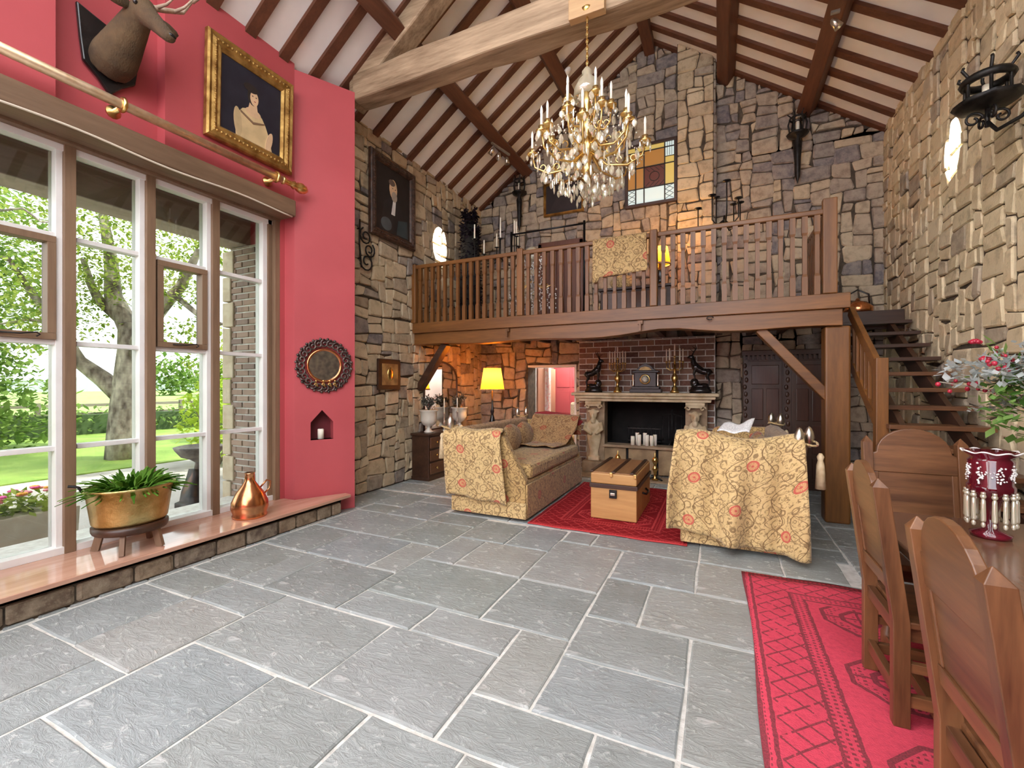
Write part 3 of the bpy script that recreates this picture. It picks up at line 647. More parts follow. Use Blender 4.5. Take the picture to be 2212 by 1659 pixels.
# main beam with its slightly waney lower edge
mb = MB(); n = 24; vs = []; rr = random.Random(4)
for i in range(n+1):
    x = XL+.02+(1.17-XL)*i/n; zb = 2.125+.012*sin(i*.9)+(.055*math.exp(-((x+.55)/.45)**2))
    for yy, zz in ((YF+.02, zb), (YF+.24, zb), (YF+.24, 2.31), (YF+.02, 2.31)): vs.append((x+1.6, yy-YF, zz))
mb.add(vs, [(i*4+j, i*4+(j+1) % 4, (i+1)*4+(j+1) % 4, (i+1)*4+j) for i in range(n) for j in range(4)]+[(0, 1, 2, 3), (n*4, n*4+1, n*4+2, n*4+3)])
mb.build('main_beam', M_oak['x'], bal, bevel=.006)
for i in range(12):
    y0 = YF+.05+i*.185
    B('floor_board', XL+.03, 1.2, y0, y0+.18, 2.42, 2.46, M_dark['x'], 0)
i = 0; x = XL+.25
while x < 1.15:
    if not (-2.35 < x < 0): B('joist', x-.04, x+.04, YF+.24, YB-.04, 2.28, 2.42, M_dark['y'], 0)
    else: B('joist', x-.04, x+.04, YF+.24, 7.76, 2.28, 2.42, M_dark['y'], 0)
    x += .42
B('ceiling_lining', XL+.04, 1.18, YF+.25, 7.76, 2.405, 2.419, pm('white_lining', (.7, .66, .6), (.76, .72, .66), 3), 0)
pp = B('post', 1.04, 1.27, YF+.06, YF+.28, 0, 2.13, M_oak['z'], .02)
mb = MB(); mb.bar((.42+1.6, .17, 2.14), (1.08+1.6, .17, 1.36), .10, .17, (0, 1, 0)); mb.build('brace', M_oak['x'], bal, bevel=.008)
mb = MB(); mb.bar((-3.9+1.6, .17, 2.14), (-4.42+1.6, .17, 1.42), .10, .15, (0, 1, 0)); mb.build('brace', M_dark['x'], bal, bevel=.008)
NW = [(-4.4, 3.40), (-2.555, 3.42), (-.74, 3.42), (1.07, 3.49)]
for i, (x, zt) in enumerate(NW): B('newel_post', x-.045-(.02 if i == 3 else 0), x+.045+(.02 if i == 3 else 0), YF-.035, YF+.055, 2.47, zt, M_oak['z'], .01)
def spindle_mesh():
    m = MB(); pr = [(.0, .027), (.2, .027), (.23, .019), (.26, .021), (.62, .021), (.65, .019), (.68, .027), (.86, .027)]; vs = []
    for z, r in pr: vs += [(-r, -r, z), (r, -r, z), (r, r, z), (-r, r, z)]
    k = len(pr); m.add(vs, [(i*4+j, i*4+(j+1) % 4, (i+1)*4+(j+1) % 4, (i+1)*4+j) for i in range(k-1) for j in range(4)]+[(3, 2, 1, 0), tuple((k-1)*4+j for j in range(4))])
    return m.mesh('spindle', M_oak['z'])
SP = spindle_mesh()
for (xa, _), (xb, _), cnt in zip(NW, NW[1:], (15, 14, 15)):
    B('handrail', xa+.045, xb-.045, YF-.025, YF+.045, 3.325, 3.385, M_oak['x'], .012)
    for j in range(cnt): instance('spindle', SP, bal, (xa+(xb-xa)*(j+1)/(cnt+1)+1.6, .01, 2.47))
B('handrail', 1.03, 1.09, YF+.055, 7.0, 3.325, 3.385, M_oak['y'], .012)
for j in range(10): instance('spindle', SP, bal, (1.06+1.6, .13+j*.12, 2.47))
for x in (-2.75, -.9):
    m = MB(); m.box(x+1.6-.03, x+1.6+.03, -.035, .02, 2.255, 2.30); m.box(x+1.6-.012, x+1.6+.012, -.05, -.025, 2.17, 2.28); m.build('iron_peg', M_oak['z'], bal)
m = MB(); m.tube([(.35+cos(a)*.035+1.6-.45, -.03, 2.28+sin(a)*.02) for a in [i*.6 for i in range(10)]], .006, 6); m.build('iron_ring', M_iron, bal)

# ------------------------------------------------------------------ stairs up to the balcony
SX0, SX1 = 1.38, 2.09
st = thing('staircase', 'open tread oak stair climbing the stone wall to the balcony', 'staircase', (1.75, 5.0, 0))
def Sx(name, x0, x1, y0, y1, z0, z1, mat, bevel=.004): return bxp(name, (x0-1.75, x1-1.75, y0-5, y1-5, z0, z1), mat, st, bevel)
N = 14
for i in range(N):
    z = 2.28-.163*i; yy = 6.87-.258*i
    Sx('tread', SX0, SX1, yy-.03, yy+.26, z-.04, z, M_dark['x'] if i < 4 else M_chair['x'])
for x0 in (SX0+.1, SX1-.2):
    m = MB(); m.bar((x0+.02-1.75, 6.98-5, 2.2), (x0+.02-1.75, 3.6-5, .06), .045, .19); m.build('stringer', M_dark['y'], st)
Sx('stair_newel', 1.305, 1.40, 5.12, 5.215, 0, 1.745, M_oak['z'], .008)
m = MB(); m.bar((1.352-1.75, 6.2-5, 2.33), (1.352-1.75, 5.21-5, 1.64), .05, .12); m.build('stair_handrail', M_oak['y'], st, bevel=.008)
m = MB(); m.bar((1.352-1.75, 6.2-5, 1.78), (1.352-1.75, 5.21-5, 1.12), .05, .12); m.build('lower_rail', M_oak['y'], st, bevel=.008)
for j in range(6):
    yy = 5.34+j*.14; z1 = 1.64+(yy-5.21)*.697
    Sx('stair_baluster', 1.332, 1.372, yy-.02, yy+.02, 1.14+(yy-5.21)*.667, z1, M_oak['z'])
Sx('landing', 1.28, 2.09, 7.1, 7.9, 2.36, 2.44, M_dark['x'])
Sx('landing_riser', 1.28, 2.09, 7.08, 7.1, 2.2, 2.44, M_dark['x'])
# ------------------------------------------------------------------ fabrics and rugs
def damask(name, base, light, dark, redc, sc=1.0):
    g = NG(name); uv = g.co('UV', (1/sc, 1/sc, 1)); u, v, _ = g.xyz(uv); nz = g.noise(uv, 14, 3); u = u+(nz-.5)*.02
    p = u/.46; q = v/.40; col = p.floor(); q2 = q+(col.mod(2.0).abs())*.5; fx = p.fract()-.5; fy = q2.fract()-.5; ax = fx.abs()
    dx, dy = fx*.46, (fy-.05)*.40; d1 = (dx*dx+dy*dy).sqrt(); ang = g.m('ARCTAN2', dy, dx); pet = (ang*7.0).sin().abs()
    ros = d1.lt(.05); rin = ((d1-.042).abs().lt(.007)).max(pet.lt(.33)*d1.lt(.042)).max(d1.lt(.010))
    og = (ax-(.25+.17*(fy*6.283).sin())).abs().lt(.010); og2 = (ax-(.26-.15*(fy*12.566+1.0).sin())).abs().lt(.008)
    vr = g.voro(uv, 11, 'F1', .7); ring = ((vr*3.1).fract()-.5).abs().lt(.11)*g.noise(uv, 13, 2).gt(.42); vr2 = g.voro(uv, 26, 'F1', .8); ring2 = ((vr2*2.2).fract()-.5).abs().lt(.12)*g.noise(uv, 17, 2).gt(.46)
    leaf = g.voro(uv, 30, 'F1').lt(.25)*g.noise(uv, 9, 2).gt(.5)
    c = g.mix(g.noise(uv, 22, 4), base, light); c = g.mix(leaf*.5, c, (dark[0]*1.5, dark[1]*2.0, dark[2]*1.4))
    line = (og.max(og2)*(1.0-ros)).max(ring*.8).max(ring2*.55)
    c = g.mix(line*.85, c, dark); c = g.mix(ros*.6, c, (min(1, base[0]*1.1), base[1]*.75, base[2]*.8)); c = g.mix(ros*rin*.85, c, redc)
    g.bump(g.noise(uv, 120, 2)*.4+line*.3+ros*.2, .25, .004)
    return g.set(c, .7, 0, .3, Sheen_Weight=.2)
M_dam = damask('gold_damask', (.42, .265, .095), (.56, .38, .16), (.10, .045, .015), (.42, .05, .04))
M_damlight = damask('cream_damask', (.54, .37, .15), (.69, .51, .25), (.12, .058, .02), (.5, .07, .06))
M_damdark = damask('brown_damask', (.34, .2, .09), (.44, .28, .13), (.12, .05, .02), (.3, .035, .02))
def rug_mat(name, W_, H_, red, dark, gx, gy):
    g = NG(name); v = g.co('Object'); x, y, _ = g.xyz(v); x = x+W_/2; y = y+H_/2
    nz = g.noise(v, 22, 3); x = x+(nz-.5)*.018; y = y+(nz-.5)*.018
    e = (x.min(W_-x)).min(y.min(H_-y)); fine = g.noise(v, 160, 2); blot = g.noise(v, 3, 4)
    lat = (((x+y)/.125).fract()-.5).abs().lt(.06).max((((x-y)/.125).fract()-.5).abs().lt(.06))*(nz.gt(.42))*e.gt(.06)*e.lt(.27)
    dots = ((x/.028).fract()-.5).abs().lt(.25)*((y/.028).fract()-.5).abs().lt(.25)
    band = e.gt(.27)*e.lt(.37)*dots.max((e-.28).abs().lt(.008)).max((e-.36).abs().lt(.008)); edge = e.lt(.012).max((e-.045).abs().lt(.009)).max(dots*e.lt(.06)*e.gt(.015))
    fx = ((x-.37)/gx).fract()-.5; fy = ((y-.37)/gy).fract()-.5; X = fx.abs()*gx; Y = fy.abs()*gy; o = X.max(Y*.9).max((X+Y)*.72)
    gul = ((o-.19).abs().lt(.012)).max((o-.15).abs().lt(.018)*dots).max((o-.09).abs().lt(.014)).max(o.lt(.05)*dots).max(X.lt(.008)*o.lt(.19)).max(Y.lt(.008)*o.lt(.19))*e.gt(.39)
    line = lat.max(band).max(edge).max(gul)
    c = g.mix(fine, red, tuple(min(1, q*1.35) for q in red)); c = g.mix((g.noise(v, 40, 3)-.45)*1.2, c, tuple(q*.5 for q in red)); c = g.mix((blot-.4)*.9, c, tuple(q*.62 for q in red)); c = g.mix(line*.85*(fine*.9+.35), c, dark)
    g.bump(fine, .6, .006); return g.set(c, .95, 0, .15)
def rug(name, label, x0, x1, y0, y1, red, dark, gx, gy, wav=.006, z=.014, seed=1):
    cx, cy = (x0+x1)/2, (y0+y1)/2; rr = random.Random(seed); mb = MB(); nx, ny = 30, 40
    def top(a, b): return (x0-cx+(x1-x0)*a+wav*sin(b*17)*(1-2*a), y0-cy+(y1-y0)*b+wav*sin(a*13+1)*(1-2*b), z+.002*sin(a*23+b*19))
    mb.grid(top, nx, ny)
    o = mb.build(name, rug_mat(name+'_pile', x1-x0, y1-y0, red, dark, gx, gy)); o.location = (cx, cy, .012)
    m = o.modifiers.new('solid', 'SOLIDIFY'); m.thickness = .011; m.offset = -1
    return setp(o, label, 'rug')
r2 = rug('bokhara_rug', 'bright crimson patterned rug under the dining chairs', .17, 1.95, -1.2, 3.99, (.60, .062, .10), (.07, .035, .035), .52, .66, .012)
r1 = rug('hearth_rug', 'deep red patterned rug under the pine trunk', -1.87, -.27, 4.4, 6.62, (.24, .010, .014), (.62, .07, .07), .45, .5)
def fix_rug(o):
    zmin = min(v.co.z for v in o.data.vertices)
for o in (r1, r2): fix_rug(o)

# ------------------------------------------------------------------ sofas
def sofa(label, loc, rz):
    t = thing('knole_sofa', label, 'sofa', loc, rz, None)
    MB().box(-.43, .48, -1.05, 1.05, .03, .43).build('base', M_dam, t, bevel=.015)
    MB().box(-.45, .5, -1.085, -1.06, .03, .2).build('skirt', M_damlight, t, bevel=.006); MB().box(-.45, .5, 1.06, 1.085, .03, .2).build('skirt', M_damlight, t, bevel=.006)
    MB().box(.485, .505, -1.05, 1.05, .03, .40).build('skirt', M_dam, t, bevel=.006)
    MB().box(-.27, .5, -.93, .93, .435, .60).build('seat_cushion', M_dam, t, bevel=.045)
    MB().prism([(-.43, .3), (-.28, .3), (-.36, .96), (-.42, .99), (-.52, .97)], lambda a, b, d: (a, d, b), -1.0, 1.0).build('backrest', M_damdark, t, bevel=.025, fix=True)
    for s in (-1, 1):
        MB().prism([(-.42, .3), (.48, .3), (.485, .44), (.24, .91), (.18, .94), (-.44, .95), (-.5, .93)], lambda a, b, d: (a, s*(d+(b-.3)*.09), b), .94, 1.05).build('arm', M_dam, t, bevel=.025, fix=True)
        for px, py in ((-.53, .98), (-.44, 1.12)):
            MB().lathe([(.012, 0), (.022, .01), (.02, .025), (.034, .05), (.042, .085), (.036, .13), (.018, .17), (0, .185)], 12, (px, s*py, .955)).build('finial', M_silver, t)
        m = MB(); m.tube([(-.49+cos(a)*.09, s*(1.05)+sin(a)*.11, 1.0+.012*sin(2*a)) for a in [i*2*pi/16 for i in range(16)]], .01, 6, closed=True); m.build('cord', M_damlight, t)
        MB().lathe([(.012, .3), (.028, .27), (.02, .24), (.03, .2), (.04, 0)], 10, (-.6, s*1.05, .62), ripple=lambda q, z: 1+.12*sin(q*9)*(z < .2)).build('tassel', pm('tassel_silk', (.6, .45, .25), (.72, .58, .36), 30) if 'tassel_silk' not in bpy.data.materials else bpy.data.materials['tassel_silk'], t)
    for yy in (-.45, .1, .55):
        MB().ball((-.22, yy, .76), (.09, .26, .19), 14, 9, Matrix.Rotation(-.18, 3, 'Y')).build('back_cushion', M_damdark, t)
    return t
sofa('gold damask sofa with its back to the drawer chest, facing the trunk', (-2.4, 5.51, 0), 0)
sofa('gold damask sofa with its back to the oak post, facing the trunk', (.17, 5.53, 0), pi)
def cloth(name, label, fn, nu, nv, mat, loc, cat='throw', thick=.012):
    mb = MB(); mb.grid(lambda a, b: tuple(p-q for p, q in zip(fn(a, b), loc)), nu, nv)
    o = mb.build(name, mat, label=None); 
    xs = [v.co.x for v in o.data.vertices]
    m = o.modifiers.new('solid', 'SOLIDIFY'); m.thickness = thick; m.offset = 1 if False else 0
    o.location = tuple(Vector(o.location)+Vector(loc)); 
    # metric uv along the cloth
    uv = o.data.uv_layers[0]; vs = o.data.vertices; W_ = []
    for j in range(nv):
        acc = 0; row = [0.]
        for i in range(1, nu): acc += (vs[j*nu+i].co-vs[j*nu+i-1].co).length; row.append(acc)
        W_.append(row)
    Hh = [[0.]*nu]
    for j in range(1, nv): Hh.append([Hh[-1][i]+(vs[j*nu+i].co-vs[(j-1)*nu+i].co).length for i in range(nu)])
    for p in o.data.polygons:
        for li in p.loop_indices: vi = o.data.loops[li].vertex_index; uv.data[li].uv = (W_[vi//nu][vi % nu], Hh[vi//nu][vi % nu])
    return setp(o, label, cat)
def path_pt(path, b):
    L = [0]
    for p, q in zip(path, path[1:]): L.append(L[-1]+sqrt((p[0]-q[0])**2+(p[1]-q[1])**2))
    s = b*L[-1]
    for i in range(len(path)-1):
        if s <= L[i+1]+1e-9: t = (s-L[i])/(L[i+1]-L[i]); return path[i][0]+(path[i+1][0]-path[i][0])*t, path[i][1]+(path[i+1][1]-path[i][1])*t
    return path[-1]
def thr1(a, b):
    y, z = path_pt([(4.60, .72), (4.49, .96), (4.44, .995), (4.36, .975), (4.33, .9), (4.385, .24)], b)
    x = -2.91+.74*a+(.12*a*max(0, b-.45)); x += .03*(1-a)*max(0, b-.4)
    f = max(0, b-.42); z -= .10*f*a; y -= f*(.018*sin(a*15)+.014*sin(a*31+1))+(.02*f if a > .9 else 0)
    if b > .3: z += -.03*abs(a-.5)
    return (x, y, z+(.012*sin(a*9)))
cloth('sofa_throw', 'cream damask throw hung over the sofa arm nearest the window', thr1, 40, 40, M_damlight, (-2.5, 4.4, .2))
def thr2(a, b):
    y, z = path_pt([(6.66, .72), (6.66, .96), (6.60, 1.03), (6.52, .99), (6.40, .85), (6.1, .64), (5.75, .635)], b)
    x = -2.68+.75*a-.26*max(0, b-.5)*a; y += .1*sin(a*3)*b-.25*a*(1-a)*b; z += .012*sin(a*12+b*5)*b+.02*sin(b*20)*max(0, b-.6)
    z = max(z, .635) if b > .5 else z
    return (x, y, z)
cloth('sofa_throw', 'brown floral throw slipping off the far sofa arm onto the seat', thr2, 30, 40, M_damdark, (-2.3, 6.2, .64))
MB().prism([(-2.72, .93), (-1.95, .86), (-1.9, .93), (-2.1, 1.03), (-2.5, 1.075), (-2.7, 1.05)], lambda a, b, d: (a, d, b), 6.64, 6.69).build('red_cover', pm('red_velvet', (.2, .012, .015), (.3, .02, .025), 6, rough=.8), label='dark red velvet cover along the top of the far sofa arm', cat='cover', bevel=.02, fix=True)
def thr3(a, b):
    y, z = path_pt([(4.75, .66), (4.66, .92), (4.60, 1.02), (4.45, 1.05), (4.36, .99), (4.345, .8), (4.37, .08)], b)
    f = min(1, max(0, (b-.33)*2.2)); x = -.36+1.0*a+(a-.5)*.10*max(0, b-.4)
    y -= f*(.06*sin(a*12+b*2.5)+.035*sin(a*25+1+b*2)+.035); z += .035*sin(a*7+.6)*(1-f)+.05*max(0, b-.6)*sin(a*5)+(.1*(1-a)**3*f if a < .4 else 0)
    if a < .12: x -= .05*f
    return (x, y, z)
cloth('sofa_throw', 'cream floral throw in heavy folds over the arm facing the rug', thr3, 60, 46, M_damlight, (.1, 4.4, .08))
def paper_mat():
    g = NG('newsprint'); v = g.co('Object'); x, y, z = g.xyz(v); t = ((y+z)/.016).fract().gt(.5)*g.noise(v, 60, 2).gt(.45)
    return g.set(g.mix(t*.6, (.82, .82, .8), (.2, .2, .22)), .8)
MB().grid(lambda a, b: (-.02+.26*a+.06*b, 4.50+.24*b-.04*a, 1.07+.06*b+.10*max(0, a-.5)*b+.012*sin(a*9)), 12, 8).build('newspaper', paper_mat(), label='folded newspaper lying on the throw of the right sofa', cat='newspaper', solid=.008)
# ------------------------------------------------------------------ pine trunk
M_pine = wood('pine_board', (.36, .17, .05), (.56, .31, .11), 'x', .5); M_piney = wood('pine_board_side', (.33, .155, .05), (.5, .27, .1), 'y', .5)
tk = thing('pine_trunk', 'old pine blanket trunk with dark battens on the red rug', 'trunk', (-1.05, 5.36, .02))
MB().box(-.25, .25, -.5, .5, 0, .34).build('body', M_pine, tk, bevel=.008)
MB().box(-.262, .262, -.512, .512, .34, .385).build('rim_band', M_dark['x'], tk, bevel=.004)
MB().box(-.25, .25, -.5, .5, .385, .50).build('lid', M_pine, tk, bevel=.012)
MB().box(-.235, .235, -.485, .485, .498, .512).build('lid_panel', wood('worn_lid', (.16, .065, .025), (.36, .18, .07), 'y', .55), tk, bevel=.003)
for x in (-.24, .0, .2): MB().box(x-.02, x+.02, -.5, .5, .51, .525).build('batten', M_dark['y'], tk, bevel=.004)
MB().box(-.04, .04, -.525, -.5, .24, .33).build('lock_plate', M_iron, tk, bevel=.004); MB().box(-.025, .025, -.535, -.52, .27, .30).build('hasp', M_silver, tk, bevel=.003)
for x in (-.02, .235): MB().box(x-.015, x+.015, -.52, -.49, .47, .515).build('corner_clip', M_brass, tk, bevel=.003)
m = MB(); m.tube([(.255, -.12, .24), (.29, -.08, .22), (.29, .08, .22), (.255, .12, .24)], .012, 6); m.build('carry_handle', M_iron, tk)
# ------------------------------------------------------------------ dining chairs and table
def chair(name, label, loc, rz):
    t = thing(name, label, 'chair', loc, rz); C_ = M_chair
    lean = lambda z: -.075*max(0, (z-.45))/.6
    for s in (-1, 1):
        m = MB(); vs = []; yy = s*.215
        for z in (0, .2, .45, .75, 1.03): o = lean(z); vs += [(o-.03, yy-.024, z), (o+.03, yy-.024, z), (o+.03, yy+.024, z), (o-.03, yy+.024, z)]
        o = lean(1.07); vs.append((o, yy, 1.07)); k = 5
        m.add(vs, [(i*4+j, i*4+(j+1) % 4, (i+1)*4+(j+1) % 4, (i+1)*4+j) for i in range(k-1) for j in range(4)]+[(3, 2, 1, 0)]+[(16+j, 16+(j+1) % 4, 20) for j in range(4)])
        m.build('back_post', C_['z'], t, bevel=.003)
        MB().box(.36, .41, s*.215-.022, s*.215+.022, 0, .43).build('front_leg', C_['z'], t, bevel=.004)
        MB().box(0, .38, s*.215-.016, s*.215+.016, .09, .14).build('side_stretcher', C_['x'], t, bevel=.003); MB().box(0, .38, s*.215-.016, s*.215+.016, .24, .28).build('side_stretcher', C_['x'], t, bevel=.003)
    MB().box(.02, .43, -.235, .235, .43, .46).build('seat', C_['x'], t, bevel=.006); MB().box(.01, .38, -.2, .2, .36, .43).build('seat_apron', C_['y'], t, bevel=.004)
    def bp(y0, y1, z0, z1, d0, d1, nm, mat, par=None, poly=None):
        m = MB(); pl = poly or [(y0, z0), (y1, z0), (y1, z1), (y0, z1)]
        m.prism(pl, lambda a, b, d: (lean(b)+d, a, b), d0, d1); return m.build(nm, mat, par or t, bevel=.004, fix=True)
    bp(-.192, .192, .56, .625, -.016, .018, 'lower_rail', C_['y']); bp(-.192, .192, .625, .86, -.006, .008, 'back_panel', C_['y'])
    for s in (-1, 1): bp(*sorted((s*.192, s*.165)), .625, .86, -.012, .014, 'panel_stile', C_['z'])
    arch = [(-.192, .86), (.192, .86), (.192, .965)]+[(.172*cos(a), .975+.14*sin(a)) for a in [pi*i/12 for i in range(13)]]+[(-.192, .965)]
    bp(0, 0, 0, 0, -.014, .016, 'arched_crest', C_['y'], None, arch)
    MB().box(-.016, .016, -.2, .2, .1, .16).build('back_stretcher', C_['y'], t, bevel=.003); MB().box(-.016, .016, -.2, .2, .38, .44).build('back_rail', C_['y'], t, bevel=.003); MB().box(.37, .4, -.2, .2, .2, .25).build('front_stretcher', C_['y'], t, bevel=.003)
    return t
chair('dining_chair', 'arch backed oak dining chair further along the table side', (.715, 2.69, .016), 0)
chair('dining_chair', 'nearest arch backed oak dining chair, cut by the photo edge', (.645, 1.605, .016), 0)
c3 = chair('carver_chair', 'large arch backed oak chair at the head of the table', (1.1, 3.53, .016), -pi/2); c3.scale = (1, 1.07, 1.08)
tb_ = thing('dining_table', 'long dark oak dining table with bulbous legs', 'table', (1.2, 1.95, .016))
M_top = wood('table_top', (.10, .045, .025), (.19, .09, .05), 'y', .18)
MB().box(-.44, .44, -1.5, 1.33, .70, .745).build('table_top', M_top, tb_, bevel=.008); MB().box(-.36, .36, -1.4, 1.24, .62, .70).build('frieze', M_chair['y'], tb_, bevel=.004)
for sx in (-.34, .34):
    for sy in (-1.36, 1.19): MB().lathe([(.04, 0), (.04, .1), (.028, .13), (.03, .2), (.045, .28), (.055, .4), (.05, .5), (.03, .53), (.045, .56), (.045, .7)], 14, (sx, sy, 0)).build('table_leg', M_chair['z'], tb_)
    MB().box(sx-.025, sx+.025, -1.34, 1.17, .04, .09).build('stretcher', M_chair['y'], tb_, bevel=.004)
# ------------------------------------------------------------------ chest of drawers and mirror
cd = thing('drawer_chest', 'dark oak chest of drawers with brass knobs by the stone wall', 'chest of drawers', (-4.22, 6.3, 0))
MB().box(-.17, .15, -.62, .62, .03, .70).build('carcass', M_dark['y'], cd, bevel=.006); MB().box(-.18, .18, -.65, .65, .70, .735).build('top', M_dark['y'], cd, bevel=.006); MB().box(-.175, .165, -.635, .635, 0, .06).build('plinth', M_dark['y'], cd, bevel=.006)
M_drw = wood('drawer_front', (.075, .03, .014), (.15, .065, .03), 'y', .3)
for z in (.1, .3, .5):
    for y0, y1 in ((-.59, -.03), (.03, .59)):
        d = MB().box(.148, .168, y0, y1, z, z+.17).build('drawer', M_drw, cd, bevel=.006)
        for f in (.25, .75): MB().lathe([(.008, 0), (.008, .012), (.018, .018), (.018, .03), (0, .035)], 10, (.168, y0+(y1-y0)*f, z+.09), Matrix.Rotation(pi/2, 3, 'Y')).build('knob', M_brass, d)
wm = thing('wall_mirror', 'arched wall mirror in a thin dark frame above the drawer chest', 'mirror', (-4.395, 6.5, .74))
ap = [(-.5, 0), (.5, 0), (.5, .85)]+[(.5*cos(a), .85+.3*sin(a)) for a in [pi*i/12 for i in range(1, 12)]]+[(-.5, .85)]
MB().prism(ap, lambda a, b, d: (d, a, b), -.008, .004).build('glass', M_mirror, wm, fix=True)
m = MB(); m.tube([(.004, a, b+.0) for a, b in ap], .02, 6, closed=True); m.build('frame', M_dark['z'], wm)
# ------------------------------------------------------------------ fireplace surround
M_carv = pm('carved_limestone', (.44, .33, .19), (.66, .54, .36), 7, rough=.85, bump=.5, bsc=30)
M_pil = pm('pillar_stone', (.22, .15, .09), (.38, .27, .17), 6, rough=.85, bump=.5, bsc=25)
fp = thing('fireplace', 'carved stone fireplace with bearded herm pillars and a moulded mantel', 'fireplace', (-1.15, 7.45, 0))
def F(name, x0, x1, y0, y1, z0, z1, mat, bevel=.008): return bxp(name, (x0+1.15, x1+1.15, y0-7.45, y1-7.45, z0, z1), mat, fp, bevel)
F('mantel_shelf', -2.31, 0, 7.33, 7.79, 1.31, 1.362, M_carv, .018); F('mantel_moulding', -2.26, -.05, 7.37, 7.78, 1.265, 1.31, M_carv, .014); F('mantel_moulding', -2.2, -.11, 7.42, 7.78, 1.215, 1.265, M_carv, .016)
for cx in (-1.95, -.34):
    F('pillar', cx-.15, cx+.17, 7.56, 7.79, .2, 1.215, M_pil); F('pillar_plinth', cx-.19, cx+.2, 7.4, 7.79, 0, .2, M_pil, .03); F('abacus', cx-.14, cx+.14, 7.44, 7.6, 1.165, 1.215, M_carv)
    m = MB(); X = cx+1.15
    for s in (-1, 1): m.tube([(X+s*(.105-.011*k*.35*cos(k*.75)*.0+cos(k*.75)*(.045-.004*k)), .02, 1.12+sin(k*.75)*(.045-.004*k)) for k in range(10)], .014, 6)
    m.box(X-.1, X+.1, .0, .06, 1.13, 1.165); m.build('volute_capital', M_carv, fp)
    m = MB(); m.ball((X, .02, .99), (.07, .06, .095)); m.ball((X, -.035, .965), (.028, .035, .05)); m.ball((X-.075, .02, 1.04), (.03, .02, .02)); m.ball((X+.075, .02, 1.04), (.03, .02, .02)); m.ball((X, -.01, .89), (.045, .05, .06))
    m.ball((X, .05, .78), (.12, .07, .14)); m.tube([(X-.12, .03, .85), (X-.15, .0, .74), (X-.02, -.04, .66)], [.04, .036, .026], 8); m.tube([(X+.12, .03, .85), (X+.15, .0, .74), (X+.05, -.04, .66)], [.04, .036, .026], 8)
    m.lathe([(.085, .26), (.075, .35), (.11, .5), (.125, .62), (.1, .72)], 14, (X, .06, 0), sy=.6, ripple=lambda t, z: 1+.05*sin(t*7)); m.box(X-.1, X+.1, .0, .12, .2, .27)
    m.build('herm_figure', M_carv, fp, remesh=.011)
F('hearth_shelf', -1.80, -.48, 7.5, 7.8, .44, .485, M_pil, .01); F('hearth_slab', -2.15, -.12, 7.0, 7.39, 0, .02, M_pil, .006)
M_pan = pm('tile_panel', (.22, .14, .07), (.40, .27, .14), 5, rough=.6)
for x0, x1 in ((-1.78, -1.42), (-1.38, -.94), (-.90, -.5)): F('hearth_panel', x0, x1, 7.56, 7.6, .02, .43, M_pan, .006)
F('hearth_backing', -1.79, -.49, 7.6, 7.78, .02, .43, M_soot, 0)
sc_ = thing('fire_tools', 'black iron stand of fire tools inside the dark fireplace', 'fire tools', (-.72, 7.9, .456))
m = MB(); m.tube([(0, 0, 0), (0, 0, .62)], .012, 8); m.tube([(-.16, 0, .5), (0, 0, .55), (.16, 0, .5)], .01, 6)
for a in (0, 2.1, 4.2): m.tube([(0, 0, .1), (cos(a)*.13, sin(a)*.07, .0)], .01, 6)
m.build('stand', M_iron, sc_)
for x in (-.15, -.05, .06, .15): m = MB(); m.tube([(x, -.03, .53), (x, -.03, .16), (x+.01, -.03, .1)], [.007, .007, .02], 6); m.build('tool', M_iron, sc_)
gr_ = thing('fire_basket', 'small black iron fire basket deep in the fireplace', 'fire basket', (-1.2, 8.15, .456))
for i in range(9): m = MB(); m.tube([(-.26+.065*i, -.1, 0), (-.26+.065*i, -.1, .3)], .008, 6); m.build('basket_bar', M_iron, gr_)
MB().box(-.28, .28, -.11, .11, .04, .06).box(-.28, .28, -.11, -.09, .26, .28).build('basket_frame', M_iron, gr_)
# ------------------------------------------------------------------ candles on the hearth shelf
def candle(label, loc, r, h, group=None, lit=False):
    t = thing('pillar_candle', label, 'candle', loc, 0, group)
    MB().lathe([(r, 0), (r, h-.006), (r*.88, h), (r*.5, h-.008), (0, h-.012)], 16).build('wax', M_wax, t)
    MB().tube([(0, 0, h-.012), (.002, 0, h+.012)], .003, 5).build('wick', M_soot, t); return t
for (dx, dy, hh), lab in zip([(-.185, -.02, .15), (-.125, .07, .2), (-.08, -.02, .18), (0, .07, .2), (.045, -.02, .18), (.12, -.01, .17), (.16, .07, .18)],
    ['leftmost', 'back left', 'second front', 'back middle', 'third front', 'fourth front', 'back right']): candle(lab+' white candle of the cluster on the hearth shelf', (-1.13+dx, 7.62+dy, .486), .033, hh, 'candles on the hearth shelf')
cn = P0+tdir*(.295)-pn*.06
candle('single white candle in the gabled niche of the red wall', (cn.x, cn.y, .856), .035, .12)
# andirons
for x, lab in ((-.9, 'brass ball andiron standing right of the trunk'), (-1.47, 'brass ball andiron half hidden behind the trunk')):
    t = thing('andiron', lab, 'andiron', (x, 7.15, .022))
    MB().lathe([(.05, 0), (.03, .04), (.018, .08), (.03, .14), (.045, .17), (.03, .2), (.018, .23), (.03, .26), (.05, .3), (.03, .345), (.012, .36), (.008, .42), (0, .43)], 12).build('post', M_brass, t)
    m = MB(); m.tube([(0, 0, .06), (-.08, -.02, .02), (-.11, -.02, .0)], .014, 6); m.tube([(0, 0, .06), (.08, -.02, .02), (.11, -.02, 0)], .014, 6); m.tube([(0, 0, .06), (0, .18, .06), (0, .2, 0)], .014, 6); m.build('foot', M_iron, t)
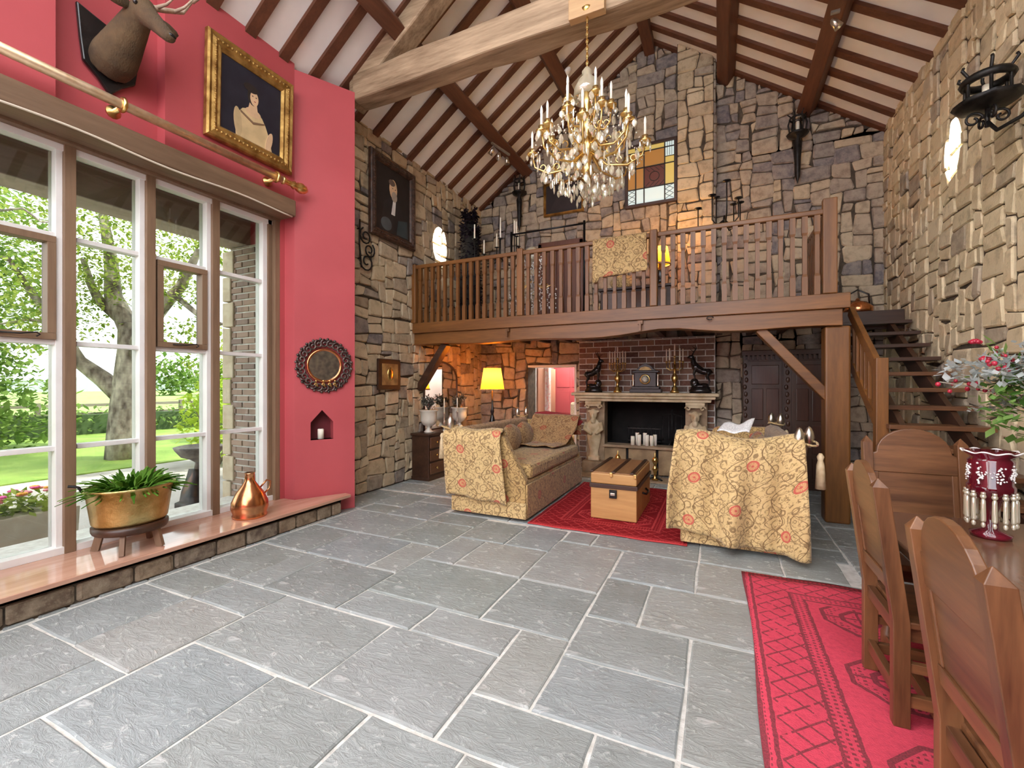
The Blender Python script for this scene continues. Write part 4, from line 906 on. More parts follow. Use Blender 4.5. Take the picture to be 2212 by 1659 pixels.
# ------------------------------------------------------------------ mantel ornaments
def stag(label, loc, flip):
    t = thing('stag_statue', label, 'statue', loc); s = -1 if flip else 1
    MB().lathe([(.17, 0), (.17, .05), (.15, .07), (.15, .1)], 20, sy=.6).build('base', M_black, t)
    m = MB(); m.ball((0, 0, .11), (.14, .08, .05)); m.ball((s*.09, 0, .17), (.07, .06, .08)); m.ball((-s*.05, 0, .13), (.08, .07, .04)); m.build('rock', M_black, t, remesh=.012)
    m = MB(); q = lambda x, y, z: (s*x, y, z)
    m.tube([q(-.12, 0, .34), q(-.03, 0, .36), q(.06, 0, .42)], [.055, .055, .065], 10); m.ball(q(-.12, 0, .345), .06); m.ball(q(.07, 0, .43), .068)
    m.tube([q(.08, 0, .44), q(.11, 0, .52), q(.12, 0, .58)], [.058, .045, .035], 10); m.ball(q(.14, 0, .60), (.05, .03, .032)); m.tube([q(.15, 0, .6), q(.2, 0, .585)], [.026, .014], 8)
    for y in (-.028, .028):
        m.tube([q(.075, y, .4), q(.1, y, .32), q(.085, y, .26), q(.1, y, .2)], [.032, .02, .014, .012], 8)
        m.tube([q(-.13, y, .34), q(-.1, y, .27), q(-.14, y, .2), q(-.12, y, .1)], [.045, .026, .015, .012], 8)
        m.tube([q(.12, y, .63), q(.1, y*2, .66)], [.012, .004], 6)
    m.tube([q(-.17, 0, .36), q(-.19, 0, .33)], [.015, .006], 6)
    m.build('stag_body', M_black, t, remesh=.008)
    m = MB()
    for y in (-1, 1):
        m.tube([q(.13, y*.015, .625), q(.1, y*.05, .68), q(.06, y*.07, .74), q(.07, y*.06, .8)], [.008, .007, .006, .002], 6)
        for f, z in ((.1, .68), (.07, .73)): m.tube([q(f, y*.055, z), q(f+.06, y*.06, z+.05)], [.006, .002], 6)
    m.build('antlers', M_black, t); return t
stag('black bronze stag statue at the left end of the mantel', (-1.97, 7.55, 1.363), False).scale = (.9, .9, .9)
stag('black bronze stag statue at the right end of the mantel', (-.27, 7.55, 1.363), True).scale = (.95, .95, .95)
def candelabrum(label, loc, n, H, ra, st=M_gold):
    t = thing('candelabrum', label, 'candelabrum', loc)
    MB().lathe([(.07, 0), (.065, .03), (.045, .05), (.05, .08), (.025, .1), (.02, .16), (.045, .2), (.055, .25), (.03, .29), (.02, .33), (.018, H)], 14).build('stem', st, t)
    for i in range(n+1):
        a = 2*pi*i/n+.4; r = ra if i < n else 0; z = H+.02 if i < n else H+.1
        if i < n: m = MB(); m.tube([(0, 0, H-.06), (cos(a)*r*.5, sin(a)*r*.5, H-.1), (cos(a)*r, sin(a)*r, H-.06), (cos(a)*r, sin(a)*r, z)], .008, 6); m.build('arm', st, t)
        else: m = MB(); m.tube([(0, 0, H), (0, 0, z)], .01, 6); m.build('arm', st, t)
        MB().lathe([(.008, 0), (.026, .012), (.014, .02), (.016, .035)], 10, (cos(a)*r, sin(a)*r, z)).build('cup', st, t)
        MB().lathe([(.0125, 0), (.011, .19), (.0, .2)], 8, (cos(a)*r, sin(a)*r, z+.03)).build('candle', M_wax, t)
    return t
candelabrum('brass candelabrum with tapers between the left stag and the clock', (-1.56, 7.56, 1.363), 6, .45, .13)
candelabrum('brass candelabrum with tapers between the clock and the right stag', (-.65, 7.56, 1.363), 5, .46, .13)
M_gilt0 = pm('dull_gilt', (.3, .2, .08), (.5, .36, .16), 12, rough=.5, metal=.6)
ck = thing('mantel_clock', 'black marble mantel clock with arched top and cream dial', 'clock', (-1.1, 7.58, 1.363))
m = MB(); m.box(-.25, .25, -.1, .1, 0, .06); m.box(-.22, .22, -.09, .09, .06, .1); m.box(-.17, .17, -.08, .08, .1, .33); m.box(-.21, .21, -.095, .095, .33, .36); m.build('case', pm('black_marble', (.012, .009, .008), (.03, .02, .018), 12, rough=.38), ck, bevel=.006)
MB().prism([(-.17, .36), (.17, .36), (.12, .4), (.09, .44), (.03, .47), (0, .48), (-.03, .47), (-.09, .44), (-.12, .4)], lambda a, b, d: (a, d, b), -.08, .08).build('pediment', bpy.data.materials['black_marble'], ck, fix=True, bevel=.004)
MB().prism([(-.1, .37), (.1, .37), (.07, .41), (0, .43), (-.07, .41)], lambda a, b, d: (a, d, b), -.092, -.08).build('gilt_crest', M_gilt0, ck, fix=True)
RY = Matrix.Rotation(pi/2, 3, 'X')
MB().lathe([(.085, 0), (.085, .012), (.07, .016)], 28, (0, -.08, .22), RY).build('bezel', M_brass, ck); dl = MB().lathe([(.068, .017), (0, .0175)], 28, (0, -.08, .22), RY).build('dial', M_wax, ck)
m = MB()
for i in range(12): a = i*pi/6; m.cbox((sin(a)*.055, -.0985, .22+cos(a)*.055), (.005, .002, .016), Matrix.Rotation(a, 3, 'Y'))
m.bar((0, -.099, .22), (.02, -.099, .255), .004, .002, (0, 1, 0)); m.bar((0, -.0995, .22), (.045, -.0995, .21), .003, .002, (0, 1, 0)); m.build('numerals_and_hands', M_soot, dl)
for s in (-1, 1): MB().lathe([(.022, .1), (.015, .13), (.015, .28), (.022, .31)], 10, (s*.195, -.05, 0)).build('column', M_silver, ck)
# ------------------------------------------------------------------ carved dark cupboard
ar = thing('carved_cupboard', 'tall dark panelled cupboard with carved stiles right of the chimney', 'cupboard', (.88, 7.66, 0))
MB().box(-.55, .55, -.2, .27, .0, 1.92).build('carcass', M_dark['z'], ar, bevel=.006); MB().box(-.58, .58, -.25, .28, 1.92, 2.0).build('cornice', M_dark['x'], ar, bevel=.01)
for i in range(20): MB().box(-.56+i*.058, -.53+i*.058, -.256, -.225, 1.86, 1.925).build('dentil', M_dark['z'], ar)
M_pn = wood('cupboard_panel', (.035, .014, .009), (.085, .036, .022), 'z', .3)
for d, (x0, x1) in enumerate(((-.5, -.06), (.06, .5))):
    dr = MB().box(x0, x1, -.215, -.2, .12, 1.84).build('door', M_dark['z'], ar, bevel=.004)
    for xa, xb, za, zb in [(x0+.05, x1-.04, 1.5, 1.78)]+[(a, b, z, z2) for z, z2 in ((.98, 1.44), (.52, .92), (.16, .46)) for a, b in ((x0+.05, (x0+x1)/2-.02), ((x0+x1)/2+.02, x1-.04))]:
        MB().box(xa, xb, -.226, -.21, za, zb).build('panel', M_pn, dr, bevel=.01)
for x in (-.525, 0, .525):
    m = MB(); m.box(x-.045 if x == 0 else x-.03, x+.045 if x == 0 else x+.03, -.225, -.2, .1, 1.86)
    for i in range(16): m.ball((x+.012*sin(i*2), -.226, .2+i*.105), (.025, .012, .04), 8, 5)
    m.build('carved_stile', M_dark['z'], ar)
# ------------------------------------------------------------------ urns, candlesticks, table lamp
M_cer = pm('cream_ceramic', (.62, .57, .48), (.74, .69, .6), 5, rough=.25)
M_dry = leaf_mat('dried_leaf', (.16, .16, .14), (.34, .34, .3)); M_mauve = leaf_mat('mauve_bloom', (.25, .12, .12), (.4, .22, .2))
for (x, y_), lab in (((-4.2, 5.86), 'cream ceramic urn of dried leaves at the near end of the chest'), ((-4.2, 6.78), 'cream ceramic urn of dried leaves at the far end of the chest')):
    t = thing('ceramic_urn', lab, 'urn', (x, y_, .736))
    MB().lathe([(.075, 0), (.07, .02), (.03, .06), (.035, .09), (.1, .13), (.13, .19), (.125, .25), (.13, .33), (.155, .35), (.15, .36), (.12, .34)], 22).build('pot', M_cer, t)
    lf = MB(); rr = random.Random(y_)
    for i in range(26):
        a = rr.uniform(0, 6.28); r = rr.uniform(.04, .15); h = rr.uniform(.12, .28)*(1-.5*r/.2); p1 = Vector((cos(a)*r*.6, sin(a)*r, .35+h))
        lf.tube([(0, 0, .33), (cos(a)*r*.3, sin(a)*r*.5, .36+h*.5), p1], .003, 4); leaves(lf, rr, p1, (.03, .03, .04), 16, .05)
    lf.build('dried_leaves', M_dry, t, kind='stuff'); lf = MB(); leaves(lf, rr, (.02, 0, .42), (.06, .07, .05), 50, .04); lf.build('dried_blooms', M_mauve, t, kind='stuff')
for (x, y_), lab in (((-4.1, 6.15), 'tall silver candlestick with a taper beside the near urn'), ((-4.1, 6.55), 'tall silver candlestick with a taper beside the far urn')):
    t = thing('candlestick', lab, 'candlestick', (x, y_, .736))
    MB().lathe([(.05, 0), (.045, .015), (.015, .04), (.012, .1), (.02, .13), (.01, .16), (.014, .26), (.02, .28), (.016, .3)], 12).build('stick', M_silver, t); MB().lathe([(.011, .3), (.009, .52), (0, .54)], 8).build('taper', M_wax, t)
sd = thing('side_table', 'small dark round table behind the left sofa', 'table', (-3.6, 6.9, 0))
MB().lathe([(.26, .62), (.27, .64), (.26, .66), (0, .66)], 24).build('table_top', M_dark['x'], sd); MB().lathe([(.03, .06), (.025, .3), (.05, .42), (.03, .62)], 12).build('pedestal', M_dark['z'], sd)
for a in (0, 2.1, 4.2): m = MB(); m.tube([(0, 0, .14), (cos(a)*.14, sin(a)*.14, .06), (cos(a)*.22, sin(a)*.22, .016)], .016, 6); m.build('foot', M_dark['z'], sd)
def shade_mat(name, c, e):
    g = NG(name); n = g.n; d = n.new('ShaderNodeBsdfDiffuse'); t = n.new('ShaderNodeBsdfTranslucent'); mx = n.new('ShaderNodeMixShader'); mx.inputs[0].default_value = .6
    d.inputs[0].default_value = (*c, 1); t.inputs[0].default_value = (*c, 1); em = n.new('ShaderNodeEmission'); em.inputs[0].default_value = (c[0], c[1]*.8, c[2]*.5, 1); em.inputs[1].default_value = e
    ad = n.new('ShaderNodeAddShader'); g.l.new(d.outputs[0], mx.inputs[1]); g.l.new(t.outputs[0], mx.inputs[2]); g.l.new(mx.outputs[0], ad.inputs[0]); g.l.new(em.outputs[0], ad.inputs[1]); g.l.new(ad.outputs[0], g.out.inputs[0]); return g.mat
def lamp(name, label, loc, H, rs, hs, watt):
    t = thing(name, label, 'lamp', loc)
    MB().lathe([(.085, 0), (.08, .02), (.04, .04), (.05, .1), (.06, .18), (.035, .27), (.02, .32), (.035, .37), (.02, .42), (.012, H)], 16).build('base', M_black, t)
    m = MB(); m.lathe([(rs, H-.03), (rs*.72, H-.03+hs)], 32, ripple=lambda q, z: 1+.02*sin(q*16)); m.f = m.f[:-2]; m.m = m.m[:-2]; m.sm = m.sm[:-2]
    sh = m.build('lamp_shade', shade_mat(name+'_shade', (.62, .27, .035), .03), t)
    m = MB(); m.tube([(rs*1.01*cos(a), rs*1.01*sin(a), H-.035) for a in [i*2*pi/24 for i in range(24)]], .014, 6, closed=True); m.build('fringe', M_damlight, sh)
    m = MB(); m.ball((0, 0, H+.12), .03); m.build('bulb', M_wax, t)
    l = bpy.data.lights.new(name+'_light', 'POINT'); l.energy = watt; l.color = (1, .55, .18); l.shadow_soft_size = .05
    lo = bpy.data.objects.new(name+'_light', l); COL.objects.link(lo); lo.parent = t; lo.location = (0, 0, H+.2)
    return t
lamp('table_lamp', 'lit table lamp with a pleated amber shade behind the left sofa', (-3.6, 6.9, .661), .78, .21, .37, 8)
# framed things under the balcony, on the left stone wall
sp_ = thing('small_picture', 'small dark carved panel hung low on the side stone wall', 'picture', (-4.39, 5.14, 1.62))
MB().box(-.02, .02, -.24, .24, -.2, .25).build('frame', M_dark['y'], sp_, bevel=.01); MB().box(.018, .028, -.17, .17, -.13, .18).build('panel', pm('gilt_panel', (.2, .11, .04), (.42, .27, .1), 9, rough=.5), sp_)
MB().ball((.028, .0, .03), (.02, .07, .1)).build('relief', M_brass, sp_)
# ------------------------------------------------------------------ sill objects
sd_ = thing('pot_stand', 'low round timber stand carrying the brass pot on the sill', 'stand', (-4.26, 1.93, .2))
MB().lathe([(.23, .15), (.24, .17), (.24, .2), (.22, .21), (0, .21)], 28).build('stand_top', M_dark['x'], sd_)
for a in (-.6, .5, 2.2, 3.9): m = MB(); m.bar((cos(a)*.17, sin(a)*.2, .16), (cos(a)*.21, sin(a)*.24, 0), .03, .05); m.build('leg', M_brown, sd_)
pt = thing('brass_pot', 'hammered brass preserving pan used as a planter on the stand', 'pot', (-4.26, 1.93, .412))
MB().lathe([(0, 0), (.2, 0), (.215, .02), (.245, .27), (.262, .275), (.262, .29), (.245, .29), (.235, .27), (.2, .22), (0, .22)], 40, sy=1.12).build('pan', pm('hammered_brass', (.42, .30, .09), (.78, .60, .26), 7, rough=.3, metal=1, bump=.6, bsc=26), pt)
m = MB(); m.tube([(0, -.3, .29), (.0, -.32, .33), (-.02, -.34, .34), (-.03, -.37, .345)], .01, 6); m.build('handle', M_iron, pt)
pl = thing('potted_plant', 'arching green leafy houseplant growing in the brass pot', 'plant', (-4.26, 1.93, .635))
M_jade = leaf_mat('jade_leaf', (.03, .12, .01), (.24, .46, .07)); lf = MB(); rr = random.Random(2)
for i in range(300):
    a = rr.uniform(0, 6.28); L = rr.uniform(.13, .33); e = rr.uniform(.3, 1.35); p = Vector((cos(a)*.08, sin(a)*.1, 0)); d = Vector((cos(a)*cos(e)*.85, sin(a)*cos(e)*1.2, sin(e))); side = Vector((-sin(a), cos(a), .3)).normalized(); n = 5; vs = []
    for k in range(n+1):
        t = k/n; c = p+d*L*t+Vector((0, 0, -.42*L*t*t)); w_ = (.0115+.005*sin(k*2.6))*(1 if 0 < k < n else .3); vs += [c-side*w_, c+side*w_]
    lf.add(vs, [(2*k, 2*k+1, 2*k+3, 2*k+2) for k in range(n)])
lf.build('leaves', M_jade, pl, kind='stuff', solid=.004); MB().lathe([(.2, 0), (0, .02)], 20, sy=1.1).build('soil', M_soot, pl)
jg = thing('copper_jug', 'onion shaped copper jug with a loop handle on the sill', 'jug', (-4.2, 2.88, .2))
MB().lathe([(.15, 0), (.155, .02), (.145, .035), (.165, .09), (.16, .15), (.12, .24), (.07, .31), (.045, .35), (.043, .42), (.05, .43), (.04, .425)], 32).build('body', M_copper, jg)
m = MB(); m.tube([(.02, .1, .27), (.03, .16, .33), (.03, .2, .31), (.03, .19, .24), (.02, .14, .2)], .009, 8); m.build('handle', M_copper, jg)
# ------------------------------------------------------------------ curtain pole
M_pale = pm('pale_gilt', (.62, .44, .26), (.8, .62, .42), 14, rough=.42, metal=.8)
cp = thing('curtain_pole', 'long gilded curtain pole with a pineapple finial above the lintel', 'curtain pole', (-4.2, 1.9, 3.67))
MB().tube([(0, -1.6, 0), (0, 1.36, 0)], .037, 14).build('pole', M_pale, cp)
MB().lathe([(.035, 0), (.045, .02), (.03, .05), (.028, .12), (.045, .15), (.03, .17), (.05, .2), (.058, .24), (.045, .29), (.015, .325), (0, .335)], 16, (0, 1.33, 0), Matrix.Rotation(-pi/2, 3, 'X'), ripple=lambda t, z: 1+.1*sin(t*8)*(z > .18)).build('finial', M_gold, cp)
for yb in (-.05, 1.27):
    m = MB(); m.tube([(cos(a)*.045, yb, sin(a)*.045) for a in [i*2*pi/14 for i in range(14)]], .016, 8, closed=True); m.lathe([(.05, 0), (.05, .015), (.02, .03), (.018, .13)], 12, (-.148, yb, -.02), Matrix.Rotation(pi/2, 3, 'Y')); m.build('bracket', M_gold, cp)
# ------------------------------------------------------------------ paintings
def paint(c, r=.5): 
    k = 'paint_%d_%d_%d' % tuple(int(q*1000) for q in c)
    return bpy.data.materials.get(k) or pm(k, c, tuple(min(1, q*1.35+.004) for q in c), 6, rough=r, det=8)
def ell(cx, cy, rx, ry, n=20, rot=0): return [(cx+rx*cos(t)*cos(rot)-ry*sin(t)*sin(rot), cy+rx*cos(t)*sin(rot)+ry*sin(t)*cos(rot)) for t in [2*pi*i/n for i in range(n)]]
def picture(name, label, loc, axis, w, h, fw, fm, bg, shapes, tilt=0, carve=True, parent=None):
    # axis 'x': hangs on a wall facing +x (a along y); 'y': on a wall facing -y (a along x)
    t = thing(name, label, 'painting', loc)
    f = (lambda a, b, d: (d+tilt*b, a, b)) if axis == 'x' else (lambda a, b, d: (a, -d-tilt*b, b))
    MB().prism([(-w/2+fw*.7, fw*.7), (w/2-fw*.7, fw*.7), (w/2-fw*.7, h-fw*.7), (-w/2+fw*.7, h-fw*.7)], f, 0, .02).build('canvas', bg, t, fix=True)
    for i, (pl, m) in enumerate(shapes):
        MB().prism([(-w/2+fw+(w-2*fw)*a, fw+(h-2*fw)*b) for a, b in pl], f, .019, .0205+i*.0006).build('painted_shape', m, t, fix=True)
    o = [(-w/2, 0), (w/2, 0), (w/2, h), (-w/2, h)]; ii = [(-w/2+fw, fw), (w/2-fw, fw), (w/2-fw, h-fw), (-w/2+fw, h-fw)]
    for k in range(4):
        a, b, c, d = o[k], o[(k+1) % 4], ii[(k+1) % 4], ii[k]; L = lambda p, q, s: (p[0]+(q[0]-p[0])*s, p[1]+(q[1]-p[1])*s)
        pr = [(0, 0), (0, .045), (.12, .06), (.3, .05), (.5, .062), (.7, .045), (.85, .05), (1, .028), (1, 0)]; vs = []
        for s, dp in pr: vs.append(f(*L(a, d, s), dp)); vs.append(f(*L(b, c, s), dp))
        mb = MB(); mb.add(vs, [(2*j, 2*j+1, 2*j+3, 2*j+2) for j in range(len(pr)-1)]); fo = mb.build('frame_side', fm, t)
        if carve:
            mb = MB(); n = int(sqrt((a[0]-b[0])**2+(a[1]-b[1])**2)/.05)
            for j in range(n): p = L(L(a, b, (j+.5)/n), L(d, c, (j+.5)/n), .5); mb.ball(f(p[0], p[1], .058), (.014, .014, .014), 6, 4)
            mb.build('carving', fm, fo, kind='stuff')
    return t
M_gilt = pm('antique_gilt', (.26, .13, .03), (.58, .36, .11), 9, rough=.42, metal=.75, bump=.7, bsc=40)
M_dkframe = pm('dark_carved_frame', (.03, .014, .009), (.10, .05, .03), 16, rough=.4, bump=.7, bsc=40)
skin = paint((.62, .42, .25)); hair = paint((.02, .014, .012)); cream = paint((.60, .45, .24)); navy = paint((.012, .012, .022))
picture('lady_portrait', 'gilt framed portrait of a lady in a cream gown beside the tie beam', (-4.335, 2.975, 3.82), 'x', .91, .98, .14, M_gilt, navy, [
    ([(.24, .0), (.86, 0), (.8, .2), (.73, .34), (.67, .42), (.6, .46), (.44, .46), (.34, .42), (.27, .33), (.23, .18)], cream), (ell(.27, .2, .065, .2, rot=.12), paint((.5, .37, .2))), (ell(.52, .43, .13, .06), skin), ([(.42, .42), (.6, .42), (.57, .6), (.47, .6)], skin),
    (ell(.51, .66, .095, .13), hair), (ell(.53, .64, .07, .105), skin), (ell(.47, .76, .12, .06), hair), (ell(.5, .665, .012, .007), hair), (ell(.56, .665, .012, .007), hair), (ell(.54, .60, .018, .007), paint((.4, .12, .1))),
    ([(.3, .38), (.52, .3), (.72, .36), (.7, .34), (.52, .27), (.31, .35)], paint((.2, .12, .07))), (ell(.8, .12, .05, .16, rot=-.25), skin)], .03)
picture('gentleman_portrait', 'large dark portrait of a bearded gentleman on the stone side wall', (-4.40, 5.225, 3.6), 'x', .99, 1.19, .12, M_dkframe, paint((.012, .009, .009)), [
    ([(.1, 0), (.85, 0), (.78, .4), (.62, .55), (.42, .56), (.24, .45)], paint((.016, .013, .014))), ([(.44, .3), (.5, .55), (.58, .55), (.55, .3)], paint((.6, .58, .55))), (ell(.5, .7, .115, .15), skin), (ell(.53, .59, .085, .08), paint((.35, .28, .22))),
    (ell(.46, .79, .09, .05), paint((.12, .08, .06))), (ell(.48, .71, .014, .007), hair), (ell(.56, .71, .014, .007), hair), (ell(.3, .12, .15, .1), paint((.07, .08, .085))), ([(.6, .02), (.95, .02), (.92, .3), (.65, .25)], paint((.03, .045, .05)))])
picture('gallery_picture', 'dark picture in a thin gilt frame on the gable behind the chandelier', (-2.64, 7.955, 4.68), 'y', .78, .62, .045, M_gilt, paint((.012, .006, .006)), [([(.1, .1), (.9, .1), (.7, .5), (.3, .55)], paint((.02, .01, .01)))], 0, False)
# ------------------------------------------------------------------ round mirror on the pier
cm = P0+tdir*.318+pn*.0; rm = thing('round_mirror', 'round mirror in an openwork dark metal frame on the red wall', 'mirror', (cm.x, cm.y, 1.72))
def rf(a, b, d): q = tdir*a+pn*d; return (q.x, q.y, b)
MB().prism(ell(0, 0, .18, .18, 36), rf, .004, .02).build('mirror_glass', M_mirror, rm, fix=True)
m = MB(); m.tube([rf(.185*cos(t), .185*sin(t), .022) for t in [2*pi*i/40 for i in range(40)]], .016, 8, closed=True); m.build('inner_ring', M_copper, rm)
M_pew = pm('dark_pewter', (.06, .045, .04), (.2, .15, .13), 30, rough=.4, metal=.7)
for i in range(24):
    t0 = 2*pi*i/24; m = MB(); pts = []
    for k in range(14): s = k/13*8; r_ = .05*(1-k/16); pts.append(rf((.255)*cos(t0)+r_*cos(t0+s), .255*sin(t0)+r_*sin(t0+s), .025))
    m.tube(pts, .012, 6); m.ball(rf(.31*cos(t0+.15), .31*sin(t0+.15), .02), .016, 8, 5); m.build('scroll', M_pew, rm)
m = MB(); m.tube([rf(.298*cos(t), .298*sin(t), .015) for t in [2*pi*i/48 for i in range(48)]], .009, 6, closed=True); m.build('outer_ring', M_pew, rm)
m = MB()
for a in (-.1, -.02, .05, .11): m.tube([rf(a, -.2, .04), rf(a-.02, -.22, .06), rf(a+.02, -.25, .05), rf(a, -.2, .05)], .008, 6); m.ball(rf(a, -.18, .05), .012, 6, 4)
m.build('gilt_ornament', M_gold, rm)
# ------------------------------------------------------------------ stag head trophy
tr_ = thing('stag_trophy', 'mounted stag head with antlers on a dark shield in the wall recess', 'trophy', (-4.46, 1.87, 4.12))
sh = [(-.21, .3), (0, .24), (.21, .3), (.19, .05), (.17, -.12), (.08, -.2), (0, -.3), (-.08, -.2), (-.17, -.12), (-.19, .05)]
MB().prism(sh, lambda a, b, d: (d, a, b), 0, .035).build('shield', M_black, tr_, bevel=.01, fix=True)
g = NG('stag_fur'); v_ = g.co('Object'); n_ = g.noise(v_, 9, 5); x_, y_, z_ = g.xyz(v_); g.bump(g.noise(g.co('Object', (1, 1, .3)), 90, 3), .6, .01)
M_fur = g.set(g.mix(n_, (.02, .012, .008), (.15, .09, .04)), .95)
m = MB(); m.tube([(.0, 0, -.06), (.1, 0, -.02), (.22, .01, .08), (.33, .02, .18), (.4, .03, .25)], [.14, .15, .125, .1, .085], 14); m.ball((.44, .03, .25), (.1, .085, .1), 14, 9); m.tube([(.44, .03, .25), (.58, .05, .12), (.70, .07, .0)], [.085, .062, .045], 12); m.ball((.71, .07, -.01), (.045, .045, .035))
m.build('head_and_neck', M_fur, tr_, remesh=.014)
MB().ball((.735, .075, -.005), (.02, .03, .018)).build('nose', M_black, tr_)
for s in (-1, 1):
    m = MB(); M3 = Matrix.Rotation(s*.9, 3, 'X'); m.ball((.4, .03+s*.16, .26), (.035, .11, .05), 10, 6); m.build('ear', M_fur, tr_)
    MB().ball((.49, .03+s*.075, .25), .016, 8, 6).build('eye', M_black, tr_)
    m = MB(); y0 = .03+s*.05
    m.tube([(.42, y0, .33), (.36, y0+s*.12, .42), (.38, y0+s*.26, .5), (.42, y0+s*.33, .66), (.4, y0+s*.3, .82)], [.024, .02, .017, .013, .004], 8)
    for p, q in (((.4, y0+s*.06, .38), (.56, y0+s*.12, .46)), ((.37, y0+s*.2, .46), (.55, y0+s*.26, .56)), ((.41, y0+s*.32, .62), (.54, y0+s*.36, .72))): m.tube([p, ((p[0]+q[0])/2, (p[1]+q[1])/2, (p[2]+q[2])/2-.02), q], [.015, .011, .003], 6)
    m.build('antler', pm('antler_horn', (.3, .2, .13), (.55, .42, .32), 12, rough=.5) if s < 0 else bpy.data.materials['antler_horn'], tr_)
# ------------------------------------------------------------------ chandelier
cz = 3.2; chn = thing('crystal_chandelier', 'large gilt chandelier dripping with crystal below the tie beam', 'chandelier', (-1.12, 4.06, cz))
MB().lathe([(.0, .22), (.03, .24), (.06, .3), (.03, .36), (.045, .42), (.09, .5), (.05, .58), (.03, .64), (.05, .7), (.03, .8), (.04, .9), (.07, .98), (.03, 1.06), (.02, 1.16), (0, 1.2)], 16).build('stem', M_gold, chn)
m = MB()
for i in range(18): z = 1.2+i*.034; m.tube([(cos(t)*.012*(1 if i % 2 else .3), sin(t)*.012*(.3 if i % 2 else 1), z+.022*sin(t+1.57*0)*1.0) for t in [2*pi*j/8 for j in range(8)]], .004, 5, closed=True)
m.tube([(0, 0, 1.19), (0, 0, 1.8)], .004, 5); m.build('chain', M_gold, chn)
MB().lathe([(.01, 1.74), (.045, 1.77), (.06, 1.8), (.03, 1.83)], 12).build('ceiling_rose', M_gold, chn)
m = MB(); m.lathe([(.1, 1.0), (.13, .96), (.12, 1.06), (.08, 1.14), (.04, 1.18), (.05, 1.22), (.02, 1.26)], 18, ripple=lambda t, z: 1+.12*sin(t*9)); m.build('crystal_canopy', M_crystal, chn)
def drop_mesh():
    m = MB(); m.lathe([(0, -.075), (.017, -.06), (.026, -.04), (.02, -.018), (.005, 0)], 8, sy=.55); m.smooth = False; m.sm = [False]*len(m.f); return m.mesh('crystal_drop', M_crystal)
def spear_mesh():
    m = MB(); m.lathe([(0, -.085), (.01, -.05), (.007, -.012), (.003, 0)], 6); m.sm = [False]*len(m.f); return m.mesh('crystal_spear', M_crystal)
DM, SM = drop_mesh(), spear_mesh(); rr = random.Random(6); nd = [0]
def drop(p, sc=1.0, me=None): instance('crystal_drop', me or (DM if rr.random() < .6 else SM), chn, p, (0, 0, rr.uniform(0, 6.28)), (sc, sc, sc))
def arm(a, r, z0, z1, cand=True):
    c, s = cos(a), sin(a); m = MB()
    m.tube([(c*.04, s*.04, z0+.1), (c*r*.35, s*r*.35, z0-.03), (c*r*.7, s*r*.7, z0-.05), (c*r*.95, s*r*.95, z0+.02), (c*r, s*r, z1)], [.011, .011, .01, .009, .009], 7)
    for f in (.3, .55, .8): m.tube([(c*r*f+cos(t)*.025*c, s*r*f+cos(t)*.025*s, z0+.01+sin(t)*.028) for t in [.5*k for k in range(10)]], .005, 5)
    ao = m.build('arm', M_gold, chn)
    MB().lathe([(.008, -.02), (.05, 0), (.055, .012), (.03, .016), (.024, .03), (.03, .055), (.018, .06)], 12, (c*r, s*r, z1)).build('drip_pan', M_gold, ao)
    MB().lathe([(.013, 0), (.012, .1), (.011, .105), (.014, .12), (.012, .15), (0, .185)], 8, (c*r, s*r, z1+.055)).build('candle_bulb', M_wax, ao)
    for k in range(4): t = a+k*1.57+.4; drop((c*r+cos(t)*.05, s*r+sin(t)*.05, z1+.0), rr.uniform(.75, 1.15))
    drop((c*r*.55, s*r*.55, z0-.06), 1.2); drop((c*r*.8, s*r*.8, z0-.03), 1.0); drop((c*r*.35, s*r*.35, z0-.02), 1.0)
for i in range(8): arm(2*pi*i/8+.2, .52, .36, .50)
for i in range(8): arm(2*pi*i/8+.6, .38, .52, .68)
for i in range(5): arm(2*pi*i/5+.3, .22, .72, .88)
for r_, z_, n in ((.10, .16, 9), (.17, .12, 14), (.24, .17, 18), (.32, .22, 20), (.4, .3, 18), (.46, .4, 18), (.08, .82, 8), (.12, .62, 10), (.2, .42, 12), (.3, .5, 14), (.26, .72, 10), (.16, .95, 8)):
    for i in range(n): t = 2*pi*i/n+r_*9; drop((cos(t)*r_, sin(t)*r_, z_+rr.uniform(-.03, .04)), rr.uniform(.9, 1.25))
bd = MB()
for i in range(8):
    for a0, r0, z0, a1, r1, z1 in ((2*pi*i/8+.2, .52, .5, 2*pi*(i+1)/8+.2, .52, .5), (2*pi*i/8+.2, .50, .5, 2*pi*i/8+.6, .38, .68), (2*pi*i/8+.6, .38, .68, 2*pi*i/8+.4, .1, .98), (2*pi*i/8+.2, .4, .33, 2*pi*i/8+.2, .06, .25)):
        for k in range(9):
            f = k/8; a = a0+(a1-a0)*f; r_ = r0+(r1-r0)*f; bd.ball((cos(a)*r_, sin(a)*r_, z0+(z1-z0)*f-.09*sin(pi*f)), .009, 6, 4)
bd.build('crystal_beads', M_crystal, chn, kind='stuff')
